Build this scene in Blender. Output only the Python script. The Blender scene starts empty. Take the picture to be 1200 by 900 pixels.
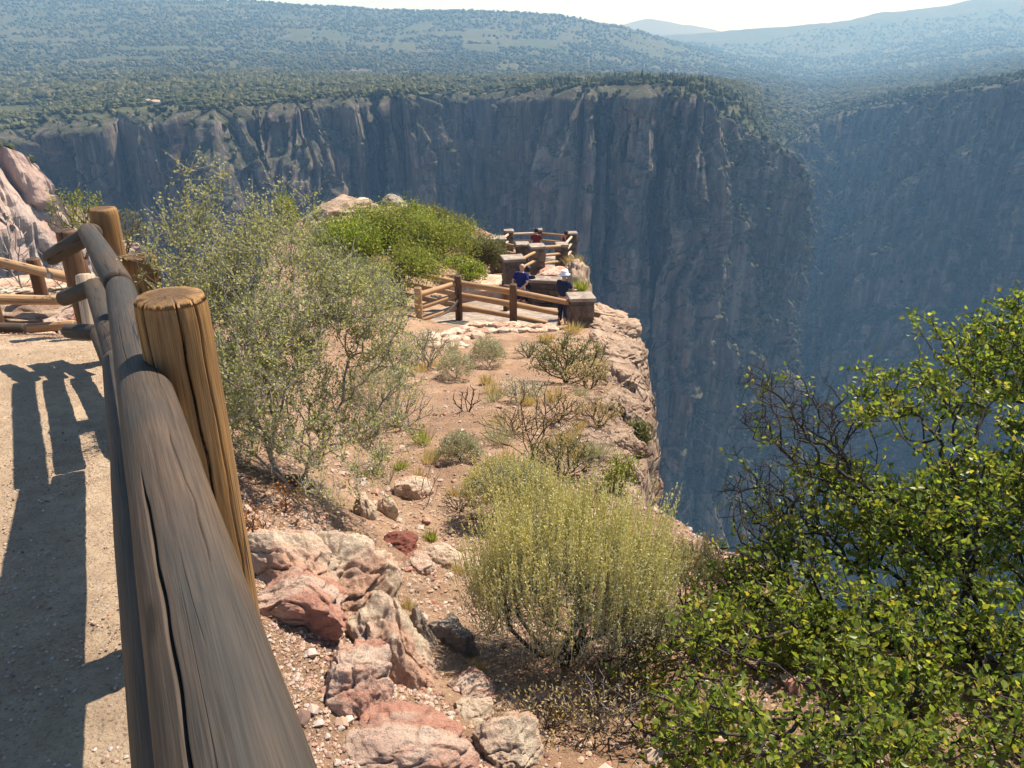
import bpy, math, random
import numpy as np
from mathutils import Vector, Matrix
R = math.radians
random.seed(7); rng = np.random.default_rng(7)
SC = bpy.context.scene
COL = SC.collection

# ------------------------------------------------------------------ camera model
F_PX = 906.0; PITCH = math.atan(400.0 / F_PX); CZ = 1.6
CS, SN = math.cos(PITCH), math.sin(PITCH)
def ray(px, py):
    a = (px - 600) / F_PX; b = (450 - py) / F_PX
    return np.array([a, CS + b * SN, -SN + b * CS])
def P(px, py, t):                       # point at optical depth t
    d = ray(px, py); return np.array([d[0] * t, d[1] * t, CZ + d[2] * t])
def PY(px, py, Y):                      # point at forward distance Y
    d = ray(px, py); return P(px, py, Y / d[1])

# ------------------------------------------------------------------ numpy noise
def _h(ix, iy, iz, seed):
    n = (ix * 374761393 + iy * 668265263 + iz * 2147483647 + seed * 1274126177) & 0xFFFFFFFF
    n = ((n ^ (n >> 13)) * 1274126177) & 0xFFFFFFFF
    n = ((n ^ (n >> 16)) * 2246822519) & 0xFFFFFFFF
    return ((n ^ (n >> 15)) & 0xFFFFFF) / float(0xFFFFFF)
def vnoise(x, y, z=0.0, seed=0):
    x, y, z = np.broadcast_arrays(np.asarray(x, float), np.asarray(y, float), np.asarray(z, float))
    fx, fy, fz = np.floor(x), np.floor(y), np.floor(z)
    ix, iy, iz = fx.astype(np.int64), fy.astype(np.int64), fz.astype(np.int64)
    u, v, w = x - fx, y - fy, z - fz
    u = u * u * (3 - 2 * u); v = v * v * (3 - 2 * v); w = w * w * (3 - 2 * w)
    r = 0
    for a in (0, 1):
        for b in (0, 1):
            for c in (0, 1):
                k = (u if a else 1 - u) * (v if b else 1 - v) * (w if c else 1 - w)
                r = r + k * _h(ix + a, iy + b, iz + c, seed)
    return r * 2 - 1
def fbm(x, y, z=0.0, o=4, seed=0, g=0.5, l=2.03):
    r = 0; a = 1; s = 0
    for i in range(o):
        r = r + a * vnoise(np.asarray(x) * l**i, np.asarray(y) * l**i, np.asarray(z) * l**i, seed + i * 17); s += a; a *= g
    return r / s
def ridged(x, y, z=0.0, o=4, seed=0):
    r = 0; a = 1; s = 0
    for i in range(o):
        r = r + a * (1 - 2 * np.abs(vnoise(np.asarray(x) * 2.1**i, np.asarray(y) * 2.1**i, np.asarray(z) * 2.1**i, seed + i * 13))); s += a; a *= 0.5
    return r / s
def sst(a, b, x):
    t = np.clip((np.asarray(x, float) - a) / (b - a), 0, 1); return t * t * (3 - 2 * t)

# ------------------------------------------------------------------ objects
def tag(o, label=None, cat=None, group=None, kind=None):
    if label: o['label'] = label
    if cat: o['category'] = cat
    if group: o['group'] = group
    if kind: o['kind'] = kind
    return o
def thing(name, loc, label, cat, group=None):
    o = bpy.data.objects.new(name, None); COL.objects.link(o)
    o.location = Vector([float(c) for c in loc]); o.empty_display_size = 0.1
    return tag(o, label, cat, group)
def mesh_np(name, verts, faces, mat, parent=None, world=None, smooth=True, mats=None, midx=None):
    """verts Nx3 (world coords, or local when world matrix given), faces: int array MxK or list of such arrays"""
    me = bpy.data.meshes.new(name)
    verts = np.asarray(verts, float)
    if not isinstance(faces, (list, tuple)): faces = [faces]
    faces = [np.asarray(f, np.int64) for f in faces if len(f)]
    W = world if world is not None else Matrix.Identity(4)
    if parent is not None:
        loc = W if world is not None else Matrix.Identity(4)
        pm = Matrix.Translation(parent.location)
        B = pm.inverted() @ loc
    else: B = W
    if world is None and parent is not None:
        verts = verts - np.array(parent.location); B = Matrix.Identity(4)
    if world is None and parent is None:
        c = np.array([verts[:, 0].mean(), verts[:, 1].mean(), verts[:, 2].min()])
        verts = verts - c; B = Matrix.Translation(Vector(c.tolist()))
    me.vertices.add(len(verts)); me.vertices.foreach_set('co', verts.astype(np.float32).ravel())
    tot = np.concatenate([np.full(len(f), f.shape[1], np.int32) for f in faces])
    idx = np.concatenate([f.ravel() for f in faces]).astype(np.int32)
    st = np.concatenate([[0], np.cumsum(tot)[:-1]]).astype(np.int32)
    me.loops.add(len(idx)); me.loops.foreach_set('vertex_index', idx)
    me.polygons.add(len(tot)); me.polygons.foreach_set('loop_start', st); me.polygons.foreach_set('loop_total', tot)
    me.polygons.foreach_set('use_smooth', np.full(len(tot), smooth, bool))
    for m in (mats or [mat]): me.materials.append(m)
    if midx is not None: me.polygons.foreach_set('material_index', np.asarray(midx, np.int32))
    me.update(calc_edges=True); me.validate()
    o = bpy.data.objects.new(name, me); COL.objects.link(o)
    if parent is not None: o.parent = parent
    o.matrix_basis = B
    return o
def fattr(o, name, vals):
    a = o.data.attributes.new(name, 'FLOAT', 'POINT'); a.data.foreach_set('value', np.asarray(vals, np.float32).ravel())
def grid_faces(n, m):
    i, j = np.meshgrid(np.arange(n - 1), np.arange(m - 1), indexing='ij'); a = (i * m + j).ravel()
    return np.stack([a, a + 1, a + m + 1, a + m], 1)

# ------------------------------------------------------------------ materials
class M:
    def __init__(s, name):
        s.m = bpy.data.materials.new(name); s.m.use_nodes = True; s.t = s.m.node_tree; s.t.nodes.clear()
        s.out = s.n('ShaderNodeOutputMaterial')
    def n(s, ty, **k):
        o = s.t.nodes.new(ty)
        for a, v in k.items():
            if a == 'ins':
                for i, x in v.items():
                    if hasattr(x, 'is_linked') or isinstance(x, bpy.types.NodeSocket): s.t.links.new(x, o.inputs[i])
                    else: o.inputs[i].default_value = x
            else: setattr(o, a, v)
        return o
    def co(s): return s.n('ShaderNodeTexCoord').outputs['Object']
    def mapping(s, v, scale=(1, 1, 1), rot=(0, 0, 0), loc=(0, 0, 0)):
        return s.n('ShaderNodeMapping', ins={'Vector': v, 'Scale': scale, 'Rotation': rot, 'Location': loc}).outputs[0]
    def noise(s, v, scale, detail=4, rough=.55, dist=0, out='Fac'):
        return s.n('ShaderNodeTexNoise', ins={'Vector': v, 'Scale': scale, 'Detail': detail, 'Roughness': rough, 'Distortion': dist}).outputs[out]
    def vor(s, v, scale, feature='F1', out='Distance', rand=1.0):
        return s.n('ShaderNodeTexVoronoi', feature=feature, ins={'Vector': v, 'Scale': scale, 'Randomness': rand}).outputs[out]
    def ramp(s, f, stops, interp='LINEAR'):
        r = s.n('ShaderNodeValToRGB', ins={'Fac': f}); r.color_ramp.interpolation = interp
        e = r.color_ramp.elements
        while len(e) < len(stops): e.new(0.5)
        for i, (p, c) in enumerate(stops):
            e[i].position = p; e[i].color = (c, c, c, 1) if isinstance(c, (int, float)) else (*c, 1)
        return r.outputs['Color']
    def mix(s, f, a, b, mode='MIX'):
        o = s.n('ShaderNodeMix', data_type='RGBA', blend_type=mode)
        for sock, v in ((o.inputs[0], f), (o.inputs[6], a), (o.inputs[7], b)):
            if isinstance(v, bpy.types.NodeSocket): s.t.links.new(v, sock)
            elif isinstance(v, (int, float)): sock.default_value = v if sock == o.inputs[0] else (v, v, v, 1)
            else: sock.default_value = (*v, 1)
        return o.outputs[2]
    def math(s, op, a, b=0.0, clamp=False):
        o = s.n('ShaderNodeMath', operation=op, use_clamp=clamp)
        for i, v in enumerate((a, b)):
            if isinstance(v, bpy.types.NodeSocket): s.t.links.new(v, o.inputs[i])
            else: o.inputs[i].default_value = v
        return o.outputs[0]
    def bump(s, h, dist, strength=1.0, normal=None):
        k = {'Height': h, 'Distance': dist, 'Strength': strength}
        if normal is not None: k['Normal'] = normal
        return s.n('ShaderNodeBump', ins=k).outputs[0]
    def attr(s, name): return s.n('ShaderNodeAttribute', attribute_name=name).outputs['Fac']
    def pr(s, color, rough=.85, normal=None, spec=.3):
        b = s.n('ShaderNodeBsdfPrincipled')
        for i, v in (('Base Color', color), ('Roughness', rough), ('Normal', normal), ('Specular IOR Level', spec)):
            if v is None: continue
            if isinstance(v, bpy.types.NodeSocket): s.t.links.new(v, b.inputs[i])
            elif i == 'Base Color': b.inputs[i].default_value = (*v, 1)
            else: b.inputs[i].default_value = v
        s.t.links.new(b.outputs[0], s.out.inputs[0]); return s.m

def mat_ground(name, A, B, C, rockcol=True):
    m = M(name); c = m.co()
    n1 = m.noise(c, .9, 6, .6); n2 = m.noise(c, 9, 5, .65); n3 = m.noise(c, 70, 4, .7)
    col = m.ramp(n1, [(.3, A), (.5, B), (.72, C)])
    col = m.mix(m.ramp(n2, [(.38, 0.0), (.62, .55)]), col, m.mix(.5, A, (.17, .10, .065)))
    peb = m.vor(c, 75); pebc = m.vor(c, 75, out='Color')
    sep = m.n('ShaderNodeSeparateColor', ins={0: pebc}).outputs[0]
    pc = m.ramp(sep, [(0, (.12, .08, .065)), (.35, (.32, .2, .14)), (.6, (.45, .32, .24)), (.85, (.3, .27, .26)), (1, (.62, .54, .47))])
    pm = m.math('MULTIPLY', m.ramp(peb, [(.25, 1.0), (.42, 0.0)]), m.ramp(m.noise(c, 3.2, 4), [(.42, 0.1), (.58, .75)]))
    col = m.mix(pm, col, pc)
    col = m.mix(m.ramp(n3, [(.45, 0.0), (.8, .5)]), col, C)
    nb = m.bump(m.noise(c, 26, 8, .75), .03)
    nb = m.bump(m.ramp(peb, [(0, 1.0), (.5, 0.0)]), .006, .8, nb)
    if rockcol:
        rk = m.attr('rock'); lay = m.noise(m.mapping(c, (1, 1, 3.0)), 1.1, 8, .65)
        rc = m.ramp(lay, [(.3, (.14, .09, .065)), (.45, (.33, .22, .155)), (.56, (.46, .33, .24)), (.7, (.27, .2, .16))])
        rc = m.mix(m.ramp(m.noise(c, .5, 3), [(.5, 0.0), (.62, .6)]), rc, (.38, .19, .13))
        cr = m.vor(m.mapping(c, (1, 1, 2.2)), 2.6, 'DISTANCE_TO_EDGE')
        rc = m.mix(m.ramp(cr, [(0, .75), (.05, 0.0)]), rc, (.07, .05, .04))
        rf = m.math('ADD', rk, m.math('MULTIPLY', m.math('SUBTRACT', n1, .5), 1.2))
        rf = m.ramp(rf, [(.42, 0.0), (.55, 1.0)])
        col = m.mix(rf, col, rc)
        h2 = m.math('ADD', lay, m.math('MULTIPLY', m.ramp(cr, [(0, 0.0), (.12, 1.0)]), .5))
        nb2 = m.bump(m.math('MULTIPLY', h2, rf), .22, .9, nb)
        nb = nb2
    return m.pr(col, .95, nb, .15)
def mat_rock(name, base, patch, amt=.5, dark=(.1, .075, .06), scale=1.0):
    m = M(name); c = m.co()
    n = m.noise(c, 3.2 * scale, 7, .62, .6); n2 = m.noise(m.mapping(c, loc=(7, 3, 1)), 2.1 * scale, 4, .55, 1.0)
    col = m.ramp(n, [(.28, tuple(x * .62 for x in base)), (.42, base), (.68, tuple(min(.72, x * 1.35) for x in base))])
    col = m.mix(m.ramp(n2, [(.58 - amt * .25, 0.0), (.66 - amt * .22, .85)]), col, patch)
    sp = m.noise(c, 45 * scale, 5, .8); col = m.mix(m.ramp(sp, [(.56, 0.0), (.66, .7)]), col, dark)
    cr = m.vor(m.mapping(m.mix(.12, c, m.noise(c, 5 * scale, 3, out='Color')), (1, 1, 1.6)), 4.0 * scale, 'DISTANCE_TO_EDGE')
    crm = m.ramp(cr, [(0, 1.0), (.03, 0.0)])
    col = m.mix(m.math('MULTIPLY', crm, m.ramp(n2, [(.45, 0.0), (.6, .6)])), col, dark)
    nb = m.bump(m.noise(c, 16 * scale, 10, .72), .05 / scale, 1.0)
    nb = m.bump(m.noise(c, 60 * scale, 5, .7), .012 / scale, .9, nb)
    return m.pr(col, .9, nb, .2)
def mat_wood(name, light, dark, grey, gamt, gloss=.75):
    """local Z = log axis, local +X = up"""
    m = M(name); c = m.co()
    g1 = m.noise(m.mapping(c, (70, 70, 1.6)), 1, 7, .7, .3); g2 = m.noise(m.mapping(c, (260, 260, 5.0)), 1, 4, .65)
    big = m.noise(m.mapping(c, (5, 5, .9)), 1, 4, .6)
    col = m.ramp(g1, [(.3, dark), (.52, light), (.7, tuple(min(.8, x * 1.25) for x in light))])
    col = m.mix(m.ramp(g2, [(.35, .55), (.6, 0.0)]), col, tuple(x * .4 for x in dark))
    gg = m.mix(m.ramp(g2, [(.3, 0.8), (.7, 0.0)]), m.mix(g1, grey, tuple(x * 1.5 for x in grey)), tuple(x * .35 for x in grey))
    gm = m.math('MULTIPLY', m.ramp(m.math('ADD', m.math('MULTIPLY', big, .8), m.math('MULTIPLY', g1, .25)), [(.62 - gamt * .35, 0.0), (.78 - gamt * .3, 1.0)]), 1.0)
    col = m.mix(gm, col, gg)
    crk = m.noise(m.mapping(c, (38, 38, .75), loc=(3, 1, 5)), 1, 2, .4, .15)
    cm = m.ramp(crk, [(.484, 0.0), (.497, 1.0), (.503, 1.0), (.516, 0.0)])
    cm = m.math('MULTIPLY', cm, m.ramp(m.noise(m.mapping(c, (14, 14, .9)), 1, 1), [(.54, 0.0), (.62, 1.0)]))
    col = m.mix(cm, col, (.012, .009, .007))
    kn = m.vor(m.mapping(c, (7, 7, 1.7)), 1); col = m.mix(m.ramp(kn, [(.05, .8), (.11, 0.0)]), col, tuple(x * .3 for x in dark))
    ca = m.attr('crack'); col = m.mix(ca, col, (.012, .009, .007))
    h = m.math('SUBTRACT', m.math('ADD', m.math('MULTIPLY', g1, .6), m.math('MULTIPLY', g2, .5)), m.math('MULTIPLY', cm, 1.2))
    return m.pr(col, gloss, m.bump(h, .0025, .7), .3)
def mat_leaf(name, cols, trans=.45, rough=.6):
    m = M(name)
    geo = m.n('ShaderNodeNewGeometry'); rnd = geo.outputs['Random Per Island']
    st = [(i / (len(cols) - 1), c) for i, c in enumerate(cols)]
    col = m.ramp(rnd, st)
    d = m.n('ShaderNodeBsdfPrincipled', ins={'Base Color': col, 'Roughness': rough, 'Specular IOR Level': .25})
    tcol = m.mix(1.0, col, (1.25, 1.2, .65), 'MULTIPLY')
    tr = m.n('ShaderNodeBsdfTranslucent', ins={'Color': tcol})
    mx = m.n('ShaderNodeMixShader', ins={0: trans, 1: d.outputs[0], 2: tr.outputs[0]})
    m.t.links.new(mx.outputs[0], m.out.inputs[0]); return m.m
def mat_plain(name, col, rough=.8, var=.3, scale=8, spec=.3, metal=0):
    m = M(name); c = m.co(); n = m.noise(c, scale, 5, .6)
    cc = m.ramp(n, [(.3, tuple(x * (1 - var) for x in col)), (.7, tuple(min(1, x * (1 + var)) for x in col))])
    r = m.pr(cc, rough, m.bump(n, .01, .3), spec)
    if metal: m.t.nodes['Principled BSDF'].inputs['Metallic'].default_value = metal
    return r

SOIL = mat_ground('soil', (.22, .13, .08), (.38, .235, .145), (.49, .34, .225))
PATHM = mat_ground('path_gravel', (.40, .29, .19), (.52, .385, .26), (.60, .47, .33), False)
ROCK_CREAM = mat_rock('rock_cream', (.66, .475, .35), (.60, .34, .235), .35, (.25, .17, .13))
ROCK_PINK = mat_rock('rock_pink', (.64, .44, .34), (.54, .25, .175), .5, (.2, .11, .085))
ROCK_RED = mat_rock('rock_red', (.27, .10, .075), (.2, .06, .05), .5)
ROCK_TAN = mat_rock('rock_tan', (.42, .30, .21), (.3, .19, .13), .4)
ROCK_GREY = mat_rock('rock_grey', (.33, .27, .22), (.2, .16, .13), .5)
STONE = mat_rock('masonry_stone', (.17, .125, .095), (.10, .07, .055), .5)
CAP = mat_rock('capstone_stone', (.36, .295, .235), (.27, .205, .16), .5)
W_RAIL = mat_wood('wood_weathered', (.12, .074, .042), (.045, .029, .019), (.042, .037, .032), .66)
W_POST = mat_wood('wood_post', (.33, .175, .06), (.14, .07, .026), (.13, .095, .062), .3)
W_WARM = mat_wood('wood_rail_warm', (.50, .30, .15), (.22, .12, .055), (.20, .15, .11), .15)
W_DARK = mat_wood('wood_dark', (.17, .09, .045), (.07, .036, .02), (.1, .08, .06), .2)
W_PALE = mat_wood('wood_pale', (.62, .47, .33), (.36, .25, .16), (.4, .33, .26), .2)
BARK_D = mat_plain('bark_dark', (.050, .040, .034), .9, .4, 30)
BARK_G = mat_plain('bark_grey', (.28, .245, .22), .9, .4, 30)
BARK_B = mat_plain('bark_brown', (.13, .09, .065), .9, .4, 30)
L_GREYGREEN = mat_leaf('leaf_grey_green', [(.24, .27, .09), (.36, .39, .14), (.46, .47, .24), (.28, .31, .09), (.50, .47, .25), (.42, .41, .12)], .4)
L_SAGE = mat_leaf('leaf_sage', [(.30, .30, .19), (.40, .39, .26), (.50, .47, .34), (.34, .33, .21)], .22)
L_SPIKE = mat_leaf('sage_spike', [(.52, .48, .19), (.60, .55, .25), (.68, .62, .34), (.50, .45, .22)], .3)
L_GREEN = mat_leaf('leaf_green', [(.08, .13, .025), (.13, .20, .035), (.22, .29, .05), (.15, .22, .035), (.26, .31, .06), (.07, .11, .025), (.40, .33, .07), (.15, .21, .04), (.38, .40, .08), (.10, .15, .03), (.28, .32, .06)], .6, .35)
L_YGREEN = mat_leaf('leaf_yellow_green', [(.11, .15, .035), (.20, .24, .05), (.36, .35, .08), (.16, .20, .045), (.28, .29, .07)], .5)
L_OLIVE = mat_leaf('leaf_olive', [(.10, .11, .045), (.17, .18, .075), (.24, .22, .10), (.14, .15, .06)], .3)
L_DRY = mat_leaf('leaf_dry', [(.36, .27, .13), (.48, .38, .2), (.42, .30, .12), (.58, .5, .32)], .35)
L_RUST = mat_leaf('leaf_rust', [(.30, .10, .04), (.42, .2, .06), (.25, .13, .06)], .35)

# ------------------------------------------------------------------ near ground
YS = np.array([-6, 0, 1.67, 3, 5, 6, 7, 8.5, 10, 12, 15, 18, 21, 24, 26.5, 30, 34, 38, 41, 43.5])
T_XL = np.array([-14, -14, -14, -14, -14, -13, -12, -9.5, -8.0, -5.4, -6, -7, -7.6, -8.4, -9, -9.7, -10.4, -10, -6, -1.5])
T_XF = np.array([2.9, -.1, -.94, -1.6, -2.6, -3.0, -3.4, -3.2, -3.2, -3.4, -4, -4.6, -5.2, -5.2, -5.2, -5.0, -5.0, -5, -3, -.8])
T_XR = np.array([6, 4.2, 2.7, 1.55, 1.02, 1.15, 1.30, 1.62, 1.95, 2.35, 2.85, 3.15, 3.35, 2.95, 3.1, 3.15, 3.1, 2.9, 1.8, .3])
T_ZF = np.array([0, 0, -.04, -.17, -.40, -.60, -1.15, -1.6, -1.9, -2.4, -3.2, -4.2, -5.0, -5.8, -6.3, -6.4, -6.2, -6.4, -7, -9])
T_ZL = np.array([0, 0, -.04, -.17, -.40, -.60, -1.25, -1.6, -2.2, -2.8, -3.6, -4.6, -5.4, -6.0, -6.2, -6.2, -6.0, -6.2, -7, -9.5])
T_Z1 = np.array([-.1, -.25, -.40, -.78, -1.34, -1.62, -1.9, -2.32, -2.74, -3.30, -4.15, -5.0, -5.85, -6.65, -7.35, -7.7, -8.2, -8.6, -9, -9.8])
def tb(t, y): return np.interp(y, YS, t)
def ground_z(x, y, detail=True):
    x = np.asarray(x, float); y = np.asarray(y, float)
    xf, xr = tb(T_XF, y), tb(T_XR, y); w = np.interp(y, [0, 5, 12, 25], [1.5, 1.5, 2.4, 4.2])
    z1 = tb(T_Z1, y); zf = tb(T_ZF, y); zl = tb(T_ZL, y); xl = tb(T_XL, y)
    k = sst(0, 1, (x - xf) / w)
    z = zf + (z1 - zf) * k
    z = np.where(x < xf, zf + (zl - zf) * np.clip((xf - x) / np.maximum(xf - xl, .1), 0, 1), z)
    sh = np.interp(y, [0, 6, 10, 44], [.6, .45, .9, 1.0])
    e = np.clip((x - (xr - sh)) / sh, 0, 1.0)
    z = z - .55 * sh * e**2
    if detail:
        right = sst(.0, .5, x - xf)
        z = z + right * (.08 * fbm(x * 1.1, y * 1.1, 0, 4, 3) + .045 * fbm(x * 5, y * 5, 0, 5, 9) + .02 * ridged(x * 2.2, y * 2.2, 0, 3, 5))
        z = z + sst(6, 14, y) * .14 * fbm(x * .6, y * .6, 0, 3, 31)
        z = z + e * .28 * fbm(x * 1.6, y * 1.6, 0, 4, 77) * right
        z = z + (1 - right) * .012 * fbm(x * 2.3, y * 2.3, 0, 3, 41)
    return z
def hit(px, py, tmax=60.0):
    d = ray(px, py); ts = np.linspace(.6, tmax, 6000)
    x, y, z = d[0] * ts, d[1] * ts, CZ + d[2] * ts
    g = ground_z(x, y, False); i = np.argmax(z < g)
    t = ts[i]; return np.array([d[0] * t, d[1] * t, float(ground_z(d[0] * t, d[1] * t))]), t

ys = np.concatenate([np.arange(-6, .4, .12), np.arange(.4, 8, .03), np.arange(8, 16, .06), np.arange(16, 26, .1), np.arange(26, 43.5, .16)])
nl, nr, ncl = 60, 190, 46
rows = []; rock = []
dl = np.concatenate([np.linspace(0.08, 1.6, 16), 1.6 + np.geomspace(.25, 430, ncl - 16)])      # depths down the cliffs
for y in ys:
    xf, xl, xr = tb(T_XF, y), tb(T_XL, y), tb(T_XR, y)
    xr = xr + .22 * float(fbm(y * .7, 3.3, 0, 4, 5)) * float(sst(4, 8, y)) + .07 * float(fbm(y * 3.1, 1.3, 0, 3, 8))
    xs = np.concatenate([xl + (xf - xl) * np.linspace(0, 1, nl, endpoint=False), xf + (xr - xf) * np.linspace(0, 1, nr)])
    zs = ground_z(xs, np.full_like(xs, y))
    # right cliff
    cx = xs[-1] + .05 * dl**.5 + .34 * (fbm(y * .55, dl * .4 + zs[-1] * .4, 0, 5, 60)) * sst(0, 1.2, dl) + .12 * ridged(y * 1.9, dl * 1.3, 0, 3, 61) * sst(0, .6, dl) + 6 * (fbm(y * .05, dl * .03, 0, 3, 62)) * sst(10, 60, dl)
    cz = zs[-1] - dl
    lx = xs[0] - .1 * dl**.6 - .8 * fbm(y * .4, dl * .3, 0, 4, 64) * sst(0, 1.5, dl) - .1 * dl * sst(20, 200, dl)
    lz = zs[0] - dl
    X = np.concatenate([lx[::-1], xs, cx]); Z = np.concatenate([lz[::-1], zs, cz])
    yy = np.full_like(X, y)
    jit = np.concatenate([dl[::-1], np.zeros(len(xs)), dl])
    yy = yy + .2 * sst(.2, 2, jit) * fbm(X * .9, Z * .9, y, 3, 66)
    rows.append(np.stack([X, yy, Z], 1))
    ed = np.minimum(xs[-1] - xs, 3); rr = np.interp(ed, [0, .35, .95, 1.6], [.95, .8, .35, .0]) * np.interp(y, [3, 7], [.5, 1])
    rr = np.maximum(rr, np.interp(xs - xs[0], [0, .6, 1.4], [1, .6, .0]))
    rr = np.maximum(rr, .34 * np.interp(xs, [xf, xf + .1, xf + 1.0, xf + 2], [0, 1, .9, 0]) * float(np.interp(y, [0, 6], [1, .4])))
    rr = np.where(xs < xf - .1, np.minimum(rr, np.interp(y, [7, 8.3], [0, .8])), rr)
    rr = np.maximum(rr, np.interp(y, [30, 42], [.25, .8]))
    rr = np.maximum(rr, np.interp(xs, [-3.5, -2], [.22, 0]) * float(np.interp(y, [20, 26], [0, 1])))
    rock.append(np.concatenate([np.ones(ncl), rr, np.ones(ncl)]))
# closing rows: the nose of the ridge falls away
last = rows[-1]; mw = len(last)
for d in np.concatenate([np.linspace(.3, 3, 8), np.geomspace(4, 430, 26)]):
    r_ = last.copy(); c0 = np.array([-.6, 43.5])
    r_[:, 2] = np.minimum(last[:, 2], last[ncl + nl + 10, 2] - d)
    r_[:, 1] = 43.5 + .12 * d + .5 * fbm(last[:, 0] * .6, d * .5, 0, 3, 70)
    rows.append(r_); rock.append(np.ones(mw))
V = np.concatenate(rows); 
g = mesh_np('ground', V, grid_faces(len(rows), mw), SOIL, world=Matrix.Identity(4)); fattr(g, 'rock', np.concatenate(rock))
tag(g, kind='structure')
# path sheet
py_ = np.concatenate([np.arange(-6, .4, .1), np.arange(.4, 6.2, .03)]); npx = 260; pr_ = []
for y in py_:
    xf = tb(T_XF, y) - .02 + .05 * float(fbm(y * 1.5, 9, 0, 3, 2)); x0 = max(-13.5, -9 - 0 * y)
    a = np.linspace(0, 1, npx); xs = x0 + (xf - x0) * a**.6
    z = ground_z(xs, np.full_like(xs, y), False)
    z = z + .015 + .016 * fbm(xs * 1.6, y * 1.6, 0, 4, 21) + .010 * fbm(xs * 8, y * 8, 0, 5, 22) + .006 * ridged(xs * 20, y * 20, 0, 3, 23)
    z = z - .06 * sst(.985, 1, a) - .12 * sst(5.8, 6.15, y)
    pr_.append(np.stack([xs, np.full_like(xs, y), z], 1))
pm_ = mesh_np('path', np.concatenate(pr_), grid_faces(len(pr_), npx), PATHM, world=Matrix.Identity(4)); tag(pm_, kind='structure')
def path_z(x, y): return float(ground_z(x, y, False)) + .015

# ------------------------------------------------------------------ logs
def log_mesh(name, p0, p1, r0, r1, mat, parent, na=18, nz=24, cracks=0, seed=0, bend=.0, upright=False, rough=1.0, extra=None):
    p0 = np.asarray(p0, float); p1 = np.asarray(p1, float); L = float(np.linalg.norm(p1 - p0)); zax = (p1 - p0) / L
    up = np.array([0, -1., 0]) if upright else np.array([0, 0, 1.])
    xax = up - zax * up.dot(zax); xax /= np.linalg.norm(xax); yax = np.cross(zax, xax)
    W = Matrix([[xax[0], yax[0], zax[0], p0[0]], [xax[1], yax[1], zax[1], p0[1]], [xax[2], yax[2], zax[2], p0[2]], [0, 0, 0, 1]])
    z = np.linspace(0, L, nz); z[1] = .012; z[-2] = L - .012
    th = np.arange(na) * 2 * math.pi / na
    Z, T = np.meshgrid(z, th, indexing='ij')
    rr = r0 + (r1 - r0) * Z / L
    cx, cy = np.cos(T), np.sin(T)
    rr = rr * (1 + rough * (.07 * fbm(cx * .7 + seed, cy * .7, Z * 1.7, 3, seed) + .014 * fbm(cx * 4, cy * 4 + seed, Z * 2, 3, seed + 5) + .004 * vnoise(cx * 12, cy * 12 + seed, Z * 2.5, seed + 9)))
    ends = np.minimum(Z, L - Z); rr = rr * np.interp(ends, [0, .012, .05], [.90, .975, 1])
    cr = np.zeros_like(rr)
    rs = np.random.default_rng(seed + 100); cl = []
    for k in range(cracks):
        cl.append((rs.uniform(-2.0, 2.0), rs.uniform(0, L), rs.uniform(.2, .9), rs.uniform(.02, .05), rs.uniform(.05, .12)))
    for e in (extra or []): cl.append(e)
    for (tc, zc, hl, w, dep) in cl:
        t = tc + .10 * vnoise(Z * 2.5, tc * 7, 0, seed) + .04 * vnoise(Z * 11, tc * 3, 0, seed) + .05 * np.sin(Z * 1.3 + tc)
        win = sst(0, .35, (hl - np.abs(Z - zc)) / hl); w_ = w * (.35 + .65 * win)
        dd = np.abs((T - t + math.pi) % (2 * math.pi) - math.pi)
        c = np.exp(-(dd / w_)**2) * win; rr = rr * (1 - dep * c); cr = np.maximum(cr, sst(.35, .8, c))
    bx = bend * np.sin(Z / L * math.pi)
    v = np.stack([rr * cx + bx, rr * cy, Z], -1).reshape(-1, 3)
    f = []; i, j = np.meshgrid(np.arange(nz - 1), np.arange(na), indexing='ij'); jn = (j + 1) % na
    f = np.stack([(i * na + j).ravel(), (i * na + jn).ravel(), ((i + 1) * na + jn).ravel(), ((i + 1) * na + j).ravel()], 1)
    n = len(v); c0 = np.array([[0, 0, -.003 * 0], [0, 0, L + .004]])
    # caps: two inner rings for end grain relief
    add = []; tf = []
    base = [0, (nz - 1) * na]; cnt = n
    for side in (0, 1):
        ring = v[base[side]:base[side] + na]; sgn = -1 if side == 0 else 1
        r2 = ring * np.array([.6, .6, 1]) + np.array([0, 0, sgn * .004]); r2[:, 2] += .002 * vnoise(r2[:, 0] * 60, r2[:, 1] * 60, seed)
        add.append(r2); cstart = cnt; cnt += na; add.append(np.array([[bx[0, 0], 0, ring[0, 2] + sgn * .006]])); cc = cnt; cnt += 1
        for q in range(na):
            q2 = (q + 1) % na; a, b, c, d = base[side] + q, base[side] + q2, cstart + q2, cstart + q
            if side == 0: tf += [(a, d, c), (a, c, b), (d, cc, c)]
            else: tf += [(a, b, c), (a, c, d), (d, c, cc)]
    v = np.concatenate([v] + add); crv = np.concatenate([cr.ravel(), np.full(cnt - n, .62)])
    o = mesh_np(name, v, [f, np.array(tf)], mat, parent, world=W); fattr(o, 'crack', crv); return o

def post(px, py, t, r, parent, mat, depth=1.25, na=20, nz=24, cracks=3, seed=0, lean=(0, 0), rt=None, extra=None):
    top = P(px, py, t); bot = top - np.array([lean[0], lean[1], depth])
    return log_mesh('post', bot, top, r, rt or r * .97, mat, parent, na, nz, cracks, seed, 0, True, extra=extra)

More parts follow.
